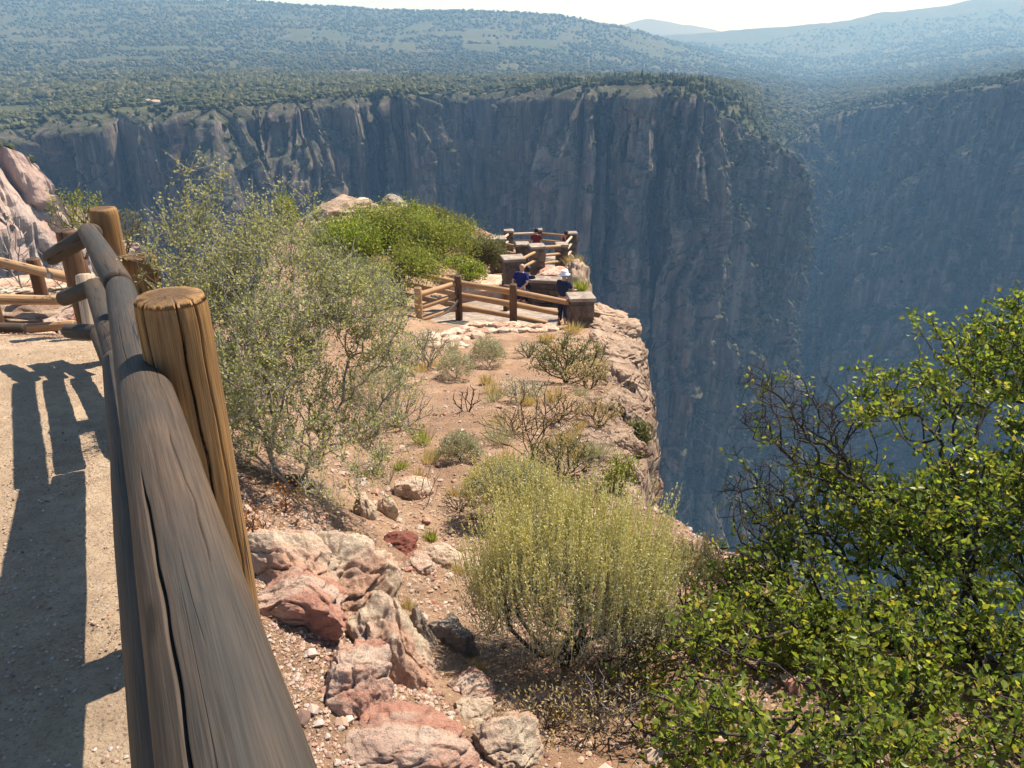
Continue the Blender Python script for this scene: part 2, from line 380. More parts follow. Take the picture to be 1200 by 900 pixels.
# near fence
a0 = P(277, 900, .80); a1 = P(141, 338, 3.35); dirn = (a1 - a0) / np.linalg.norm(a1 - a0)
nf = thing('log_fence', (-1.3, 2.4, -.1), 'weathered grey log rail fence running beside the gravel path in the foreground', 'fence')
st = a0 - dirn * 1.1
log_mesh('rail', st, a1, .079, .058, W_RAIL, nf, 380, 420, 3, 4, .0, rough=.8,
         extra=[(-.62, 1.25, .62, .035, .20), (.3, 1.7, .35, .013, .06), (.9, 3.05, .3, .06, .2), (-.45, 2.9, .4, .012, .07), (.65, 2.3, .4, .012, .05)])
c_top = P(103, 272, 4.75); c_mid = P(109, 335, 4.8); c_low = P(116, 391, 4.85)
log_mesh('rail', P(139, 333, 3.34), c_top, .058, .055, W_RAIL, nf, 48, 90, 5, 9, .01)
off = np.array([-.075, -.02, -.33])
log_mesh('rail', st + off, a1 + off, .066, .058, W_RAIL, nf, 40, 120, 4, 12)
log_mesh('rail', a1 + off + np.array([0, .02, .0]), c_mid, .056, .052, W_RAIL, nf, 32, 60, 3, 13)
off2 = np.array([-.05, -.02, -.64])
log_mesh('rail', a1 + off2 + np.array([0, .02, 0]), c_low, .056, .052, W_RAIL, nf, 28, 60, 3, 16)
log_mesh('rail', c_top + np.array([.03, .02, 0]), P(59, 302, 5.1), .056, .055, W_RAIL, nf, 36, 50, 3, 18)
log_mesh('rail', c_mid + np.array([.03, .02, 0]), P(74, 350, 5.15), .053, .052, W_RAIL, nf, 30, 40, 3, 19)
log_mesh('rail', c_low + np.array([.03, .02, 0]), P(80, 388, 5.2), .054, .048, W_RAIL, nf, 30, 40, 3, 20)
post(199, 346, 2.0, .093, nf, W_POST, 1.35, 260, 240, 6, 31, extra=[(.55, 1.05, .5, .022, .14), (-.8, 1.1, .42, .03, .16), (.1, .7, .5, .012, .1), (-.3, .4, .5, .012, .08)])
post(163, 299, 3.95, .086, nf, W_POST, 1.2, 48, 60, 4, 33)
post(120, 244, 4.9, .086, nf, W_POST, 1.35, 48, 70, 5, 34)
post(77, 270, 6.0, .078, nf, W_DARK, 1.3, 30, 50, 3, 36)
log_mesh('post', P(111, 400, 6.0), P(99, 322, 6.0), .068, .068, W_PALE, nf, 6, 12, 1, 37, upright=True, rough=.3)
# chain with padlock
METAL = mat_plain('old_metal', (.30, .29, .27), .45, .2, 40, .5, .8)
def torus_links(pts, rl=.014, rw=.0028, na=10, nb=5):
    Vs, Fs = [], []; k = 0
    for i in range(len(pts) - 1):
        a, b = np.array(pts[i]), np.array(pts[i + 1]); d = b - a; L = np.linalg.norm(d); d /= L; c = (a + b) / 2
        u = np.cross(d, [0.3, 1, .2] if i % 2 else [1, -.2, .1]); u /= np.linalg.norm(u); w = np.cross(d, u)
        ph = np.arange(na) * 2 * math.pi / na; ps = np.arange(nb) * 2 * math.pi / nb
        for p_ in ph:
            cc = c + d * math.cos(p_) * L * .62 + u * math.sin(p_) * rl * .55; rad = d * math.cos(p_) + u * math.sin(p_)
            for s_ in ps: Vs.append(cc + rw * (rad * math.cos(s_) + w * math.sin(s_)))
        for q in range(na):
            for r_ in range(nb):
                Fs.append((k + q * nb + r_, k + q * nb + (r_ + 1) % nb, k + ((q + 1) % na) * nb + (r_ + 1) % nb, k + ((q + 1) % na) * nb + r_))
        k += na * nb
    return np.array(Vs), np.array(Fs)
def hang(a, b, sag, n):
    s = np.linspace(0, 1, n)[:, None]; p = np.array(a) + (np.array(b) - np.array(a)) * s; p[:, 2] -= sag * 4 * (s * (1 - s))[:, 0]; return p
cp = thing('padlock_chain', P(57, 306, 5.1), 'short steel chain with padlock hanging from the cut end of the near grey rail', 'chain')
cpts = np.concatenate([hang(P(58, 296, 5.05), P(54, 312, 5.04), .0, 5), hang(P(54, 313, 5.04), P(58, 321, 5.04), .0, 3)])
v_, f_ = torus_links(cpts); mesh_np('chain', v_, f_, METAL, cp)
def box_v(c, s, rot=0, jit=0, rs=None):
    v = np.array([[x, y, z] for x in (-.5, .5) for y in (-.5, .5) for z in (-.5, .5)]) * np.array(s)
    if jit: v += (rs or rng).uniform(-jit, jit, v.shape)
    cr, sr = math.cos(rot), math.sin(rot); v = np.stack([v[:, 0] * cr - v[:, 1] * sr, v[:, 0] * sr + v[:, 1] * cr, v[:, 2]], 1)
    return v + np.array(c)
BOXF = np.array([[0, 1, 3, 2], [4, 6, 7, 5], [0, 4, 5, 1], [2, 3, 7, 6], [0, 2, 6, 4], [1, 5, 7, 3]])
def bevel(o, w, seg=2):
    b = o.modifiers.new('bevel', 'BEVEL'); b.width = w; b.segments = seg; b.limit_method = 'ANGLE'; return o
bevel(mesh_np('padlock', box_v(P(58, 323, 5.04), (.035, .018, .04)), BOXF, METAL, cp, smooth=False), .004)

# fence behind, to the left
bf = thing('log_fence', P(60, 392, 8.5), 'pale sunlit log fence at the left edge beyond the path bend', 'fence')
log_mesh('rail', P(-40, 297, 8.6), P(112, 334, 8.0), .053, .05, W_WARM, bf, 20, 30, 2, 40)
log_mesh('rail', P(-40, 350, 7.4), P(72, 352, 7.6), .055, .045, W_WARM, bf, 20, 30, 2, 41)
log_mesh('rail', P(22, 386, 7.6), P(88, 380, 7.6), .05, .045, W_WARM, bf, 20, 30, 2, 42)
log_mesh('rail', P(44, 317, 8.8), P(118, 330, 8.6), .05, .048, W_WARM, bf, 20, 30, 2, 43)
log_mesh('rail', P(-40, 384, 6.9), P(29, 385, 7.0), .055, .05, W_RAIL, bf, 20, 30, 2, 44)
post(38, 303, 8.9, .075, bf, W_DARK, 1.3, 20, 20, 2, 45)
post(-30, 285, 8.3, .075, bf, W_DARK, 1.3, 20, 20, 2, 46)
post(92, 300, 8.6, .075, bf, W_DARK, 1.3, 20, 20, 2, 47)

# mid fences round the stair to the overlook
def gp(px, py, t): p = P(px, py, t); return p
mf = thing('log_fence', P(536, 376, 22.0), 'near log fence along the stone edging, with two dark upright posts, below the overlook', 'fence')
pA, pB, pC, pD = P(489.5, 337, 21), P(536.5, 323, 22.2), P(601.5, 333, 21.2), P(668, 347, 20.8)
for (p, m_, s) in ((pA, W_WARM, 50), (pB, W_DARK, 51), (pC, W_DARK, 52)):
    log_mesh('post', p - np.array([0, 0, 1.45]), p, .11, .105, m_, mf, 16, 14, 1, s, upright=True)
for (q0, q1, s) in ((pA, pB, 0), (pB, pC, 1), (pC, pD, 2)):
    for k, dz in enumerate((-.24, -.60, -.96)):
        e0 = q0 + np.array([0, .1, dz]); e1 = q1 + np.array([0, .1, dz + (.0 if s < 2 else .02)])
        if s == 2: e1 = e0 + (e1 - e0) * (1.0, .8, .62)[k]
        log_mesh('rail', e0, e1, .082, .075, W_WARM, mf, 14, 14, 0, 60 + s * 3 + k)
mb = thing('log_fence', P(560, 352, 25), 'far log fence across the stair, in front of the green shrubs by the overlook', 'fence')
pE, pF = P(470, 307, 24), P(593.5, 334, 24.5)
pG = P(504, 335, 25)
for p, s in ((pE, 70), (pF, 71)):
    log_mesh('post', p - np.array([0, 0, 1.4]), p, .11, .105, W_DARK, mb, 14, 12, 1, s, upright=True)
for k, dz in enumerate((-.22, -.62, -.98)):
    log_mesh('rail', pE + np.array([-.2, -.1, dz]), pF + np.array([.1, -.1, dz]), .088, .08, W_WARM, mb, 14, 14, 0, 74 + k)
ch = thing('chain', P(536, 356, 22), 'thin chain sagging from the dark post of the mid fence', 'chain')
v_, f_ = torus_links(hang(P(537, 352, 22.0), P(508, 372, 21.3), .12, 30), .05, .006, 8, 4); mesh_np('chain_links', v_, f_, METAL, ch)

# ------------------------------------------------------------------ stone piers and walls
def stone_box(name, c0, sx, sy, h, parent, rot=0, sz=.28, mat=None, seed=0):
    """courses of rough stones filling a box; c0 = centre of the base"""
    rs = np.random.default_rng(seed); Vs, Fs = [], []; k = 0; z = 0
    cr, sr = math.cos(rot), math.sin(rot)
    while z < h - .02:
        hh = min(rs.uniform(.6, 1.1) * sz, h - z)
        nx = max(1, int(round(sx / (sz * 1.7)))); ny = max(1, int(round(sy / (sz * 1.7))))
        ex = np.sort(np.concatenate([[0, 1], (np.arange(1, nx) + rs.uniform(-.25, .25, nx - 1)) / nx]))
        ey = np.sort(np.concatenate([[0, 1], (np.arange(1, ny) + rs.uniform(-.25, .25, ny - 1)) / ny]))
        for i in range(nx):
            for j in range(ny):
                w, d = (ex[i + 1] - ex[i]) * sx, (ey[j + 1] - ey[j]) * sy
                x, y = ((ex[i] + ex[i + 1]) / 2 - .5) * sx, ((ey[j] + ey[j + 1]) / 2 - .5) * sy
                v = box_v((x, y, z + hh / 2), (w + .01, d + .01, hh + .006), 0, .022, rs)
                v = np.stack([v[:, 0] * cr - v[:, 1] * sr, v[:, 0] * sr + v[:, 1] * cr, v[:, 2]], 1) + np.array(c0)
                Vs.append(v); Fs.append(BOXF + k); k += 8
        z += hh
    o = mesh_np(name, np.concatenate(Vs), np.concatenate(Fs), mat or STONE, parent, smooth=False); bevel(o, .02, 1); return o
def pier(px, py, t, w, h, label, rot=.15, seed=0, group='stone piers of the overlook'):
    top = P(px, py, t); b = top - np.array([0, 0, h])
    r = thing('stone_pillar', b, label, 'pillar', group)
    stone_box('shaft', b, w, w, h - .09, r, rot, .26, STONE, seed)
    o = mesh_np('capstone', box_v(top - np.array([0, 0, .045]), (w * 1.16, w * 1.16, .10), rot, .015), BOXF, CAP, r, smooth=False); bevel(o, .02, 2)
    return top
pier(681, 346, 21.0, .62, 1.5, 'stone pillar with flat slab top at the right end of the near log fence, on the cliff edge', .1, 1)
k1 = pier(601, 301, 27.5, .68, 2.6, 'tall dark stone pillar behind the man in the blue shirt', .2, 2)
k2 = pier(629.5, 287, 30.5, .55, 2.1, 'stone pillar with sunlit right face in the middle of the overlook', .2, 3)
k3 = pier(596, 269.5, 37, .42, 1.3, 'slim pillar at the far left back corner of the overlook', .1, 4)
k4 = pier(583, 278.5, 33, .62, 1.5, 'low wide pillar at the left side of the overlook above the olive shrub', .1, 5)
k5 = pier(631, 268.5, 38, .34, 1.3, 'pillar at the back of the overlook beside the person in red', .1, 6)
k6 = pier(658.5, 285.5, 33.5, .48, 1.7, 'pillar at the right front corner of the overlook', .1, 7)
k7 = pier(670.5, 272, 37, .42, 1.4, 'pillar at the far right outer corner of the overlook', .1, 8)
k8 = pier(612, 284.5, 32.5, .5, 1.6, 'dark pillar in the centre left of the overlook, between two others', .1, 9)
def span(a, b, label, n=3, dz=.34, z0=-.2, m_=W_WARM, r=.06, s=0, sag=0):
    a = np.array(a); b = np.array(b); c = (a + b) / 2
    t = thing('rail_section', (c[0], c[1], c[2] - 1.0), label, 'railing', 'log railings between the overlook pillars')
    for k in range(n):
        log_mesh('rail', a + np.array([0, 0, z0 - dz * k]), b + np.array([0, 0, z0 - dz * k + sag]), r, r * .95, m_, t, 12, 10, 0, 200 + s + k)
span(k3, k5, 'pale log railing at the back left of the overlook', m_=W_PALE, s=0)
span(k5, k7, 'shaded log railing at the back right of the overlook', s=10, m_=W_WARM)
span(k7, k6, 'log railing on the right side of the overlook facing the drop', s=20, m_=W_PALE)
span(k2, k6, 'log railing across the right front of the overlook', s=30, z0=-.1)
span(k1, k2, 'log railing sloping up behind the two people at the stair', n=2, s=40, z0=-.25)
span(k4, k3, 'log railing at the left edge of the overlook above the shrubs', m_=W_PALE, s=50, n=2)
span(k4, k8, 'log railing at the front left of the overlook', s=60, n=3)
wl = thing('stone_wall', P(640, 352, 26), 'low dark stone wall with pale coping beside the stair, right of the people', 'wall')
wc = P(641, 327, 26.5)
stone_box('wall_body', wc - np.array([0, 0, 1.5]), 1.3, .5, 1.42, wl, -.25, .26, STONE, 21)
o = mesh_np('coping', box_v(wc - np.array([0, 0, .03]), (1.4, .58, .1), -.25, .02), BOXF, CAP, wl, smooth=False); bevel(o, .02)
# platform body under the overlook
pf = thing('stone_platform', P(630, 303, 34), 'rough stone terrace that carries the overlook railings', 'terrace')
pc = (k4 + k7 + k3 + k6) / 4; ztop = -8.15
stone_box('retaining_wall', np.array([pc[0] + .25, 35.0, ztop - 2.2]), 3.2, 5.2, 2.2, pf, .05, .5, ROCK_TAN, 22)
paving = mesh_np('paving', box_v((pc[0] + .25, 35.0, ztop + .02), (3.3, 5.3, .08), .05), BOXF, CAP, pf, smooth=False)
# dry stone edging under the mid fence
se = thing('stone_edging', P(570, 385, 21.5), 'line of loose pale stones edging the stair landing under the log fence', 'wall')
Vs, Fs = [], []; k = 0
def rockv(n=2, seed=0, sc=(1, 1, 1), amp=.35, f=1.3):
    import bmesh
    bm = bmesh.new(); bmesh.ops.create_icosphere(bm, subdivisions=n, radius=1)
    v = np.array([p.co[:] for p in bm.verts]); f_ = np.array([[q.index for q in p.verts] for p in bm.faces]); bm.free()
    rs = np.random.default_rng(seed); o = rs.uniform(-50, 50, 3)
    # facet: clip against random planes to give flat broken faces
    for _ in range(11):
        n_ = rs.normal(size=3); n_ /= np.linalg.norm(n_); d = rs.uniform(.5, .85)
        h = v @ n_ - d; v = v - np.where(h > 0, h, 0)[:, None] * n_[None, :] * .92
    nn = v / np.linalg.norm(v, axis=1)[:, None]
    dsp = amp * (.6 * fbm(v[:, 0] * f + o[0], v[:, 1] * f + o[1], v[:, 2] * f + o[2], 5, seed) + .2 * ridged(v[:, 0] * f * 2.5 + o[0], v[:, 1] * f * 2.5, v[:, 2] * f * 2.5, 4, seed) - .22 * np.exp(-(vnoise(v[:, 0] * f * 1.7 + o[1], v[:, 1] * f * 1.7, v[:, 2] * f * 2.6 + o[0], seed + 3) / .07)**2))
    return (v + nn * dsp[:, None]) * np.array(sc), f_
for (x0, y0, x1, y1, n_) in ((500, 395, 552, 388, 18), (502, 402, 560, 396, 18), (505, 410, 545, 406, 12), (552, 386, 645, 386, 26), (560, 392, 650, 391, 24)):
    for i in range(n_):
        a = i / (n_ - 1); p, t = hit(x0 + (x1 - x0) * a + rng.uniform(-1, 1), y0 + (y1 - y0) * a + rng.uniform(-1, 1))
        s = rng.uniform(.09, .19); v, f_ = rockv(1, 300 + i + n_, (s * 1.3, s, s * .65), .3)
        mesh_np('stone', v + p + np.array([0, 0, s * .3]), f_, ROCK_CREAM, se, smooth=False)
# stair landing
ld = thing('stair_landing', P(575, 378, 22.5), 'pale paved landing behind the mid fence', 'landing')
q = [P(492, 384, 21.3), P(555, 383, 21.6), P(650, 384, 21.2), P(660, 362, 25.5), P(560, 352, 26.5), P(490, 366, 24)]
v = np.array(q); zz = v[:, 2]; v = np.concatenate([v, v - np.array([0, 0, .6])])
fs = [np.array([[i, (i + 1) % 6, 6 + (i + 1) % 6, 6 + i] for i in range(6)]), np.array([[0, 1, 2, 3, 4, 5]]), np.array([[11, 10, 9, 8, 7, 6]])]
mesh_np('landing_slab', v, fs, CAP, ld, smooth=False)

# ------------------------------------------------------------------ rocks
def boulder(px, py, w, h, mat, label, depth=None, n=5, sink=.35, rot=0, seed=0, group=None, amp=.35, name='boulder', tz=None):
    p, t = hit(px, py); t = np.clip(t, .5, 80)
    sx = w / F_PX * t / 2; sz = h / F_PX * t / 2 * .92; sy = depth * sx if depth else sx * .9
    v, f = rockv(n, seed, (1, 1, 1), amp, 1.5)
    v = v * np.array([sx, sy, max(sz, .05)]) * 1.2
    c, s = math.cos(rot), math.sin(rot); v = np.stack([v[:, 0] * c - v[:, 1] * s, v[:, 0] * s + v[:, 1] * c, v[:, 2]], 1)
    o = mesh_np(name, v + p + np.array([0, 0, sz * (1 - 2 * sink)]), f, mat); tag(o, label, 'rock', group); return o
BL = [
 (325, 668, 130, 95, ROCK_CREAM, 'long cream boulder close behind the near rail and post', .75, -.5, 11),
 (352, 716, 150, 70, ROCK_PINK, 'flat brick red slab between the cream boulders by the rail', .6, -.35, 12),
 (398, 690, 105, 110, ROCK_CREAM, 'cream rock ridge running from the red slab down the slope', 1.2, .3, 13),
 (458, 762, 85, 150, ROCK_CREAM, 'pale cream boulder leaning on the pink knobbly one', 1.3, .35, 14),
 (418, 806, 92, 110, ROCK_PINK, 'round pink knobbly boulder near the foreground rail', 1.0, .2, 15),
 (482, 880, 165, 70, ROCK_PINK, 'wide pink and grey boulder at the bottom edge of the photo', .8, .1, 16),
 (592, 872, 78, 80, ROCK_CREAM, 'cream boulder at the bottom centre beside the wide pink one', 1.0, .3, 17),
 (553, 832, 48, 32, ROCK_CREAM, 'small pale rounded stone above the bottom centre boulder', .9, .2, 18),
 (553, 806, 50, 34, ROCK_PINK, 'small pink stone under the sagebrush shadow', .9, .1, 19),
 (466, 640, 42, 30, ROCK_RED, 'dark maroon stone lying on bare soil', .9, .1, 20),
 (490, 668, 46, 28, ROCK_PINK, 'salmon pink stone just below the maroon one', .8, -.3, 21),
 (520, 655, 50, 30, ROCK_CREAM, 'flat tan slab right of the salmon stone', .8, -.3, 22),
 (550, 662, 46, 34, ROCK_CREAM, 'cream stone at the left foot of the big sagebrush', .8, -.3, 23),
 (492, 740, 26, 70, ROCK_GREY, 'upright grey layered rock blade in the slope', 1.6, .5, 24),
 (530, 745, 50, 50, ROCK_GREY, 'shaded grey layered rock beside the blade', 1.2, .5, 25),
 (428, 610, 22, 48, ROCK_CREAM, 'narrow cream rock sliver standing in the soil', 1.4, .4, 26),
 (452, 608, 24, 44, ROCK_CREAM, 'second narrow pale rock, right of the sliver', 1.4, .5, 27),
 (482, 580, 40, 34, ROCK_CREAM, 'half buried pale rock in the bare slope', 1.1, .4, 28),
 (328, 595, 34, 26, ROCK_PINK, 'pinkish stone under the big grey shrub', .9, .1, 29),
 (352, 578, 34, 22, ROCK_RED, 'dark red stone at the base of the big grey shrub', .9, .2, 30),
 (356, 636, 26, 22, ROCK_TAN, 'small orange tan stone above the cream boulders', .9, .2, 31),
 (300, 610, 30, 20, ROCK_PINK, 'small pink stone right of the thick post', .9, .2, 32),
 (700, 440, 28, 26, ROCK_TAN, 'orange tan rock on the slope near the cliff edge', 1, .1, 33),
]
for i, (px, py, w, h, m_, lab, dp, rt, sd) in enumerate(BL): boulder(px, py, w, h, m_, lab, dp, 6 if w > 70 else 5, .44, rt, sd, amp=.46)
# rocks along the cliff edge
EDGE = [(712, 372, 34, 26), (728, 392, 32, 30), (738, 415, 30, 28), (731, 443, 32, 26), (741, 470, 22, 26), (738, 500, 24, 30), (744, 530, 20, 30), (728, 420, 26, 20), (716, 398, 26, 18), (741, 558, 18, 26), (700, 385, 24, 16), (722, 470, 24, 16), (728, 510, 22, 16)]
EL = ['pale rock beside the slab topped pillar', 'bulging rock on the rim just below the pillar', 'rounded overhanging rock at the widest point of the rim', 'dark underside block on the rim below the overhang', 'narrow rim rock above the clinging dark shrub', 'broken rim rock halfway down the edge', 'tall rim rock by the small dark shrub', 'inner rock behind the overhanging one', 'small flat rock inside the rim by the pillar', 'lowest rim rock just above the sagebrush', 'flat ledge stone left of the pale pillar rock', 'low inner ledge rock in dry grass', 'low inner rock near the yellow plant']
for i, ((px, py, w, h), l) in enumerate(zip(EDGE, EL)):
    boulder(px - 3, py, w * 1.45, h * 1.35, ROCK_TAN, l, 1.5, 6, .5, rng.uniform(-1, 1), 70 + i, 'rocks on the promontory rim', .6)
def rock_at(p, s, mat, label, seed, n=5, amp=.45, group=None, rot=0):
    v, f = rockv(n, seed, (1, 1, 1), amp, 1.5); v = v * np.array(s)
    c, q = math.cos(rot), math.sin(rot); v = np.stack([v[:, 0] * c - v[:, 1] * q, v[:, 0] * q + v[:, 1] * c, v[:, 2]], 1)
    return tag(mesh_np('boulder', v + np.array(p), f, mat), label, 'rock', group)
# knob behind the shrubs and ledges under the overlook
rock_at(P(400, 252, 37), (2.2, 1.6, .9), ROCK_TAN, 'flat pinkish rock ledge on the skyline left of the green shrubs', 101)
rock_at(P(424, 241, 38), (.8, .8, .35), ROCK_CREAM, 'small pale rocks topping the ledge left of the dark boulder', 102)
rock_at(P(463, 242, 37), (.85, .8, .55), ROCK_GREY, 'dark grey boulder on the skyline above the green shrubs', 103)
rock_at(P(425, 262, 36.5), (2.6, 1.5, .9), ROCK_CREAM, 'broad cream ledge below the skyline boulders', 104)
rock_at(P(575, 345, 29), (1.7, 1.2, .8), ROCK_CREAM, 'pale sloping slab left of the tall dark pillar', 105)
rock_at(P(648, 326, 30.5), (.75, .8, .42), ROCK_PINK, 'pinkish outcrop under the right side of the overlook', 106)
rock_at(P(668, 328, 32), (.55, 1.0, .95), ROCK_TAN, 'outcrop with dry grass under the right corner pillar', 107)
rock_at(P(662, 346, 28), (.9, 1.2, .62), ROCK_GREY, 'dark rounded outcrop behind the person in the white hat', 108)
rock_at(P(676, 345, 26.5), (.6, .9, 1.2), ROCK_TAN, 'rock shoulder dropping right of the white hat', 109)
rock_at(P(665, 322, 35), (.5, 1.2, 1.2), ROCK_TAN, 'cliff buttress below the outer corner of the overlook', 110)
# ledges left beyond fence
for i, (px, py, t, s, m_, l) in enumerate(((20, 340, 9.4, (.85, .5, .14), ROCK_CREAM, 'thin pale ledge behind the left fence, at rail height'), (55, 345, 9.6, (.5, .4, .14), ROCK_TAN, 'tan ledge behind the left fence by the dark post'), (30, 371, 9.0, (.9, .6, .14), ROCK_TAN, 'shaded ledge under the middle rail of the left fence'), (10, 400, 7.6, (.6, .4, .10), ROCK_CREAM, 'flat pale slab at the far edge of the path'), (92, 372, 8.6, (.3, .3, .16), ROCK_PINK, 'pinkish stone between the rails behind the pale post'), (15, 418, 5.6, (.35, .25, .05), ROCK_CREAM, 'low flat stone in the path near the left edge'))):
    rock_at(P(px, py, t), s, m_, l, 120 + i)

# gravel (stuff): small loose stones on both sides
def scatter_stones(name, n, sampler, smin, smax, mat, cols=None):
    v0, f0 = rockv(1, 5, amp=.3); vs = []; fs = []
    pts = sampler(n)
    for s_ in range(4):
        pass
    N = len(pts); sz = smin + (smax - smin) * rng.random(N)**3.5; ang = rng.uniform(0, 6.28, N)
    vb = [rockv(1, 5 + i, (1, .8, .6), .3)[0] for i in range(6)]
    allv = np.stack(vb)[rng.integers(0, 6, N)] * sz[:, None, None]
    c, s = np.cos(ang)[:, None], np.sin(ang)[:, None]
    x = allv[..., 0] * c - allv[..., 1] * s; y = allv[..., 0] * s + allv[..., 1] * c
    allv = np.stack([x, y, allv[..., 2]], -1) + pts[:, None, :] + np.stack([0 * sz, 0 * sz, sz * .25], 1)[:, None, :]
    F_ = f0[None] + (np.arange(N) * len(v0))[:, None, None]
    return tag(mesh_np(name, allv.reshape(-1, 3), F_.reshape(-1, 3), mat, world=Matrix.Identity(4), smooth=False), kind='stuff')
m = M('gravel_stones'); rn = m.n('ShaderNodeNewGeometry').outputs['Random Per Island']
GRV = m.pr(m.ramp(rn, [(0, (.16, .10, .08)), (.2, (.32, .2, .14)), (.4, (.44, .3, .21)), (.6, (.36, .31, .28)), (.8, (.44, .33, .25)), (.92, (.38, .17, .12)), (1, (.52, .45, .39))]), .9)
def samp_slope(n):
    y = rng.uniform(.6, 1, n)**1.0; y = .7 + 10 * rng.random(n)**2.2
    xf, xr = tb(T_XF, y), tb(T_XR, y); u = rng.random(n); x = xf + .02 + (xr - xf) * u
    cl = vnoise(x * 2.2, y * 2.2, 0, 90); keep = (rng.random(n) < .35 + .65 * (cl > -.1)) 
    x, y = x[keep], y[keep]
    return np.stack([x, y, ground_z(x, y)], 1)
scatter_stones('gravel', 60000, samp_slope, .002, .017, GRV)
scatter_stones('loose_stones', 2600, samp_slope, .012, .05, GRV)
def samp_band(n):
    y = rng.uniform(.6, 3.2, n); xf = tb(T_XF, y); x = xf + .05 + .75 * rng.random(n)
    return np.stack([x, y, ground_z(x, y)], 1)
scatter_stones('gravel', 22000, samp_band, .003, .012, GRV)
def samp_path(n):
    y = .8 + 5.5 * rng.random(n)**1.4; xf = tb(T_XF, y); x = xf - 3.2 * rng.random(n)**1.2
    return np.stack([x, y, ground_z(x, y, False) + .013], 1)
scatter_stones('path_grit', 34000, samp_path, .0015, .009, GRV)

# ------------------------------------------------------------------ plants
def tubes(segs, ns=4):
    segs = np.asarray(segs)              # N x 8 : p0 p1 r0 r1
    p0, p1, r0, r1 = segs[:, 0:3], segs[:, 3:6], segs[:, 6], segs[:, 7]
    d = p1 - p0; d /= np.maximum(np.linalg.norm(d, axis=1), 1e-9)[:, None]
    ref = np.where(np.abs(d[:, 2:3]) > .9, np.array([[1., 0, 0]]), np.array([[0, 0, 1.]]))
    u = np.cross(d, ref); u /= np.linalg.norm(u, axis=1)[:, None]; w = np.cross(d, u)
    N = len(segs); V = np.zeros((N, 2 * ns, 3))
    for k in range(ns):
        a = 2 * math.pi * k / ns; o = u * math.cos(a) + w * math.sin(a)
        V[:, k] = p0 + o * r0[:, None]; V[:, ns + k] = p1 + o * r1[:, None]
    f = np.array([[k, (k + 1) % ns, ns + (k + 1) % ns, ns + k] for k in range(ns)])
    return V.reshape(-1, 3), (f[None] + (np.arange(N) * 2 * ns)[:, None, None]).reshape(-1, 4)
def grow(base, targets, step, jitter=.25, path_w=.35, rtip=.0012, pw=.42, stems=None, upb=.0):
    """connect every target point to the nearest branch node; returns segments and, per target, its last piece"""
    base = np.asarray(base, float); order = np.argsort(np.linalg.norm(targets - base, axis=1)); targets = targets[order]
    maxn = len(targets) * 14 + 64; N = np.zeros((maxn, 3)); par = np.full(maxn, -1); dist = np.zeros(maxn); N[0] = base; n = 1
    tips = []
    for tg in targets:
        dd = np.linalg.norm(N[:n] - tg, axis=1); cost = dd + path_w * dist[:n]
        # branches prefer to go outward/up: penalise nodes higher than the target
        cost = cost + upb * np.maximum(0, N[:n, 2] - tg[2])
        i = int(np.argmin(cost)); L = dd[i]; m_ = max(2, min(12, int(L / step))) if L > step else 1
        a = N[i]; side = rng.normal(size=3) * L * jitter * .35; prev = i
        for q in range(1, m_ + 1):
            s = q / m_; p = a + (tg - a) * s + side * math.sin(math.pi * s) + (rng.normal(size=3) * step * .10 if q < m_ else 0)
            p[2] += .12 * L * math.sin(math.pi * s) * (1 if upb else 0)
            N[n] = p; par[n] = prev; dist[n] = dist[prev] + np.linalg.norm(p - N[prev]); prev = n; n += 1
        tips.append(prev)
    cnt = np.zeros(n); 
    for t_ in tips: cnt[t_] += 1
    for i in range(n - 1, 0, -1): cnt[par[i]] += cnt[i]
    r = rtip * np.maximum(cnt, 1)**pw
    idx = np.arange(1, n); pr = par[1:n]
    segs = np.concatenate([N[pr], N[idx], np.minimum(r[pr], r[idx] * 1.35)[:, None], r[idx][:, None]], 1)
    tips = np.array(tips)
    return segs, N[tips], N[par[tips]], N[:n], cnt
def leaves(pos, nrm, dirs, ln, wd, fold=True):
    """pos centre, dirs along, nrm normal; ln, wd arrays. 6-vertex leaf folded on its midrib"""
    N = len(pos); dirs = dirs / np.linalg.norm(dirs, axis=1)[:, None]
    s = np.cross(dirs, nrm); s /= np.maximum(np.linalg.norm(s, axis=1), 1e-6)[:, None]; n = np.cross(s, dirs)
    ln = ln[:, None]; wd = wd[:, None]
    if fold:
        V = np.stack([pos, pos + dirs * ln * .35 + s * wd * .5 + n * wd * .18, pos + dirs * ln * .75 + s * wd * .4 + n * wd * .12,
                      pos + dirs * ln, pos + dirs * ln * .75 - s * wd * .4 + n * wd * .12, pos + dirs * ln * .35 - s * wd * .5 + n * wd * .18], 1)
        f = np.array([[0, 1, 2, 3], [0, 3, 4, 5]])
        return V.reshape(-1, 3), (f[None] + (np.arange(N) * 6)[:, None, None]).reshape(-1, 4)
    V = np.stack([pos, pos + dirs * ln * .5 + s * wd * .5, pos + dirs * ln, pos + dirs * ln * .5 - s * wd * .5], 1)
    f = np.array([[0, 1, 2, 3]])
    return V.reshape(-1, 3), (f[None] + (np.arange(N) * 4)[:, None, None]).reshape(-1, 4)
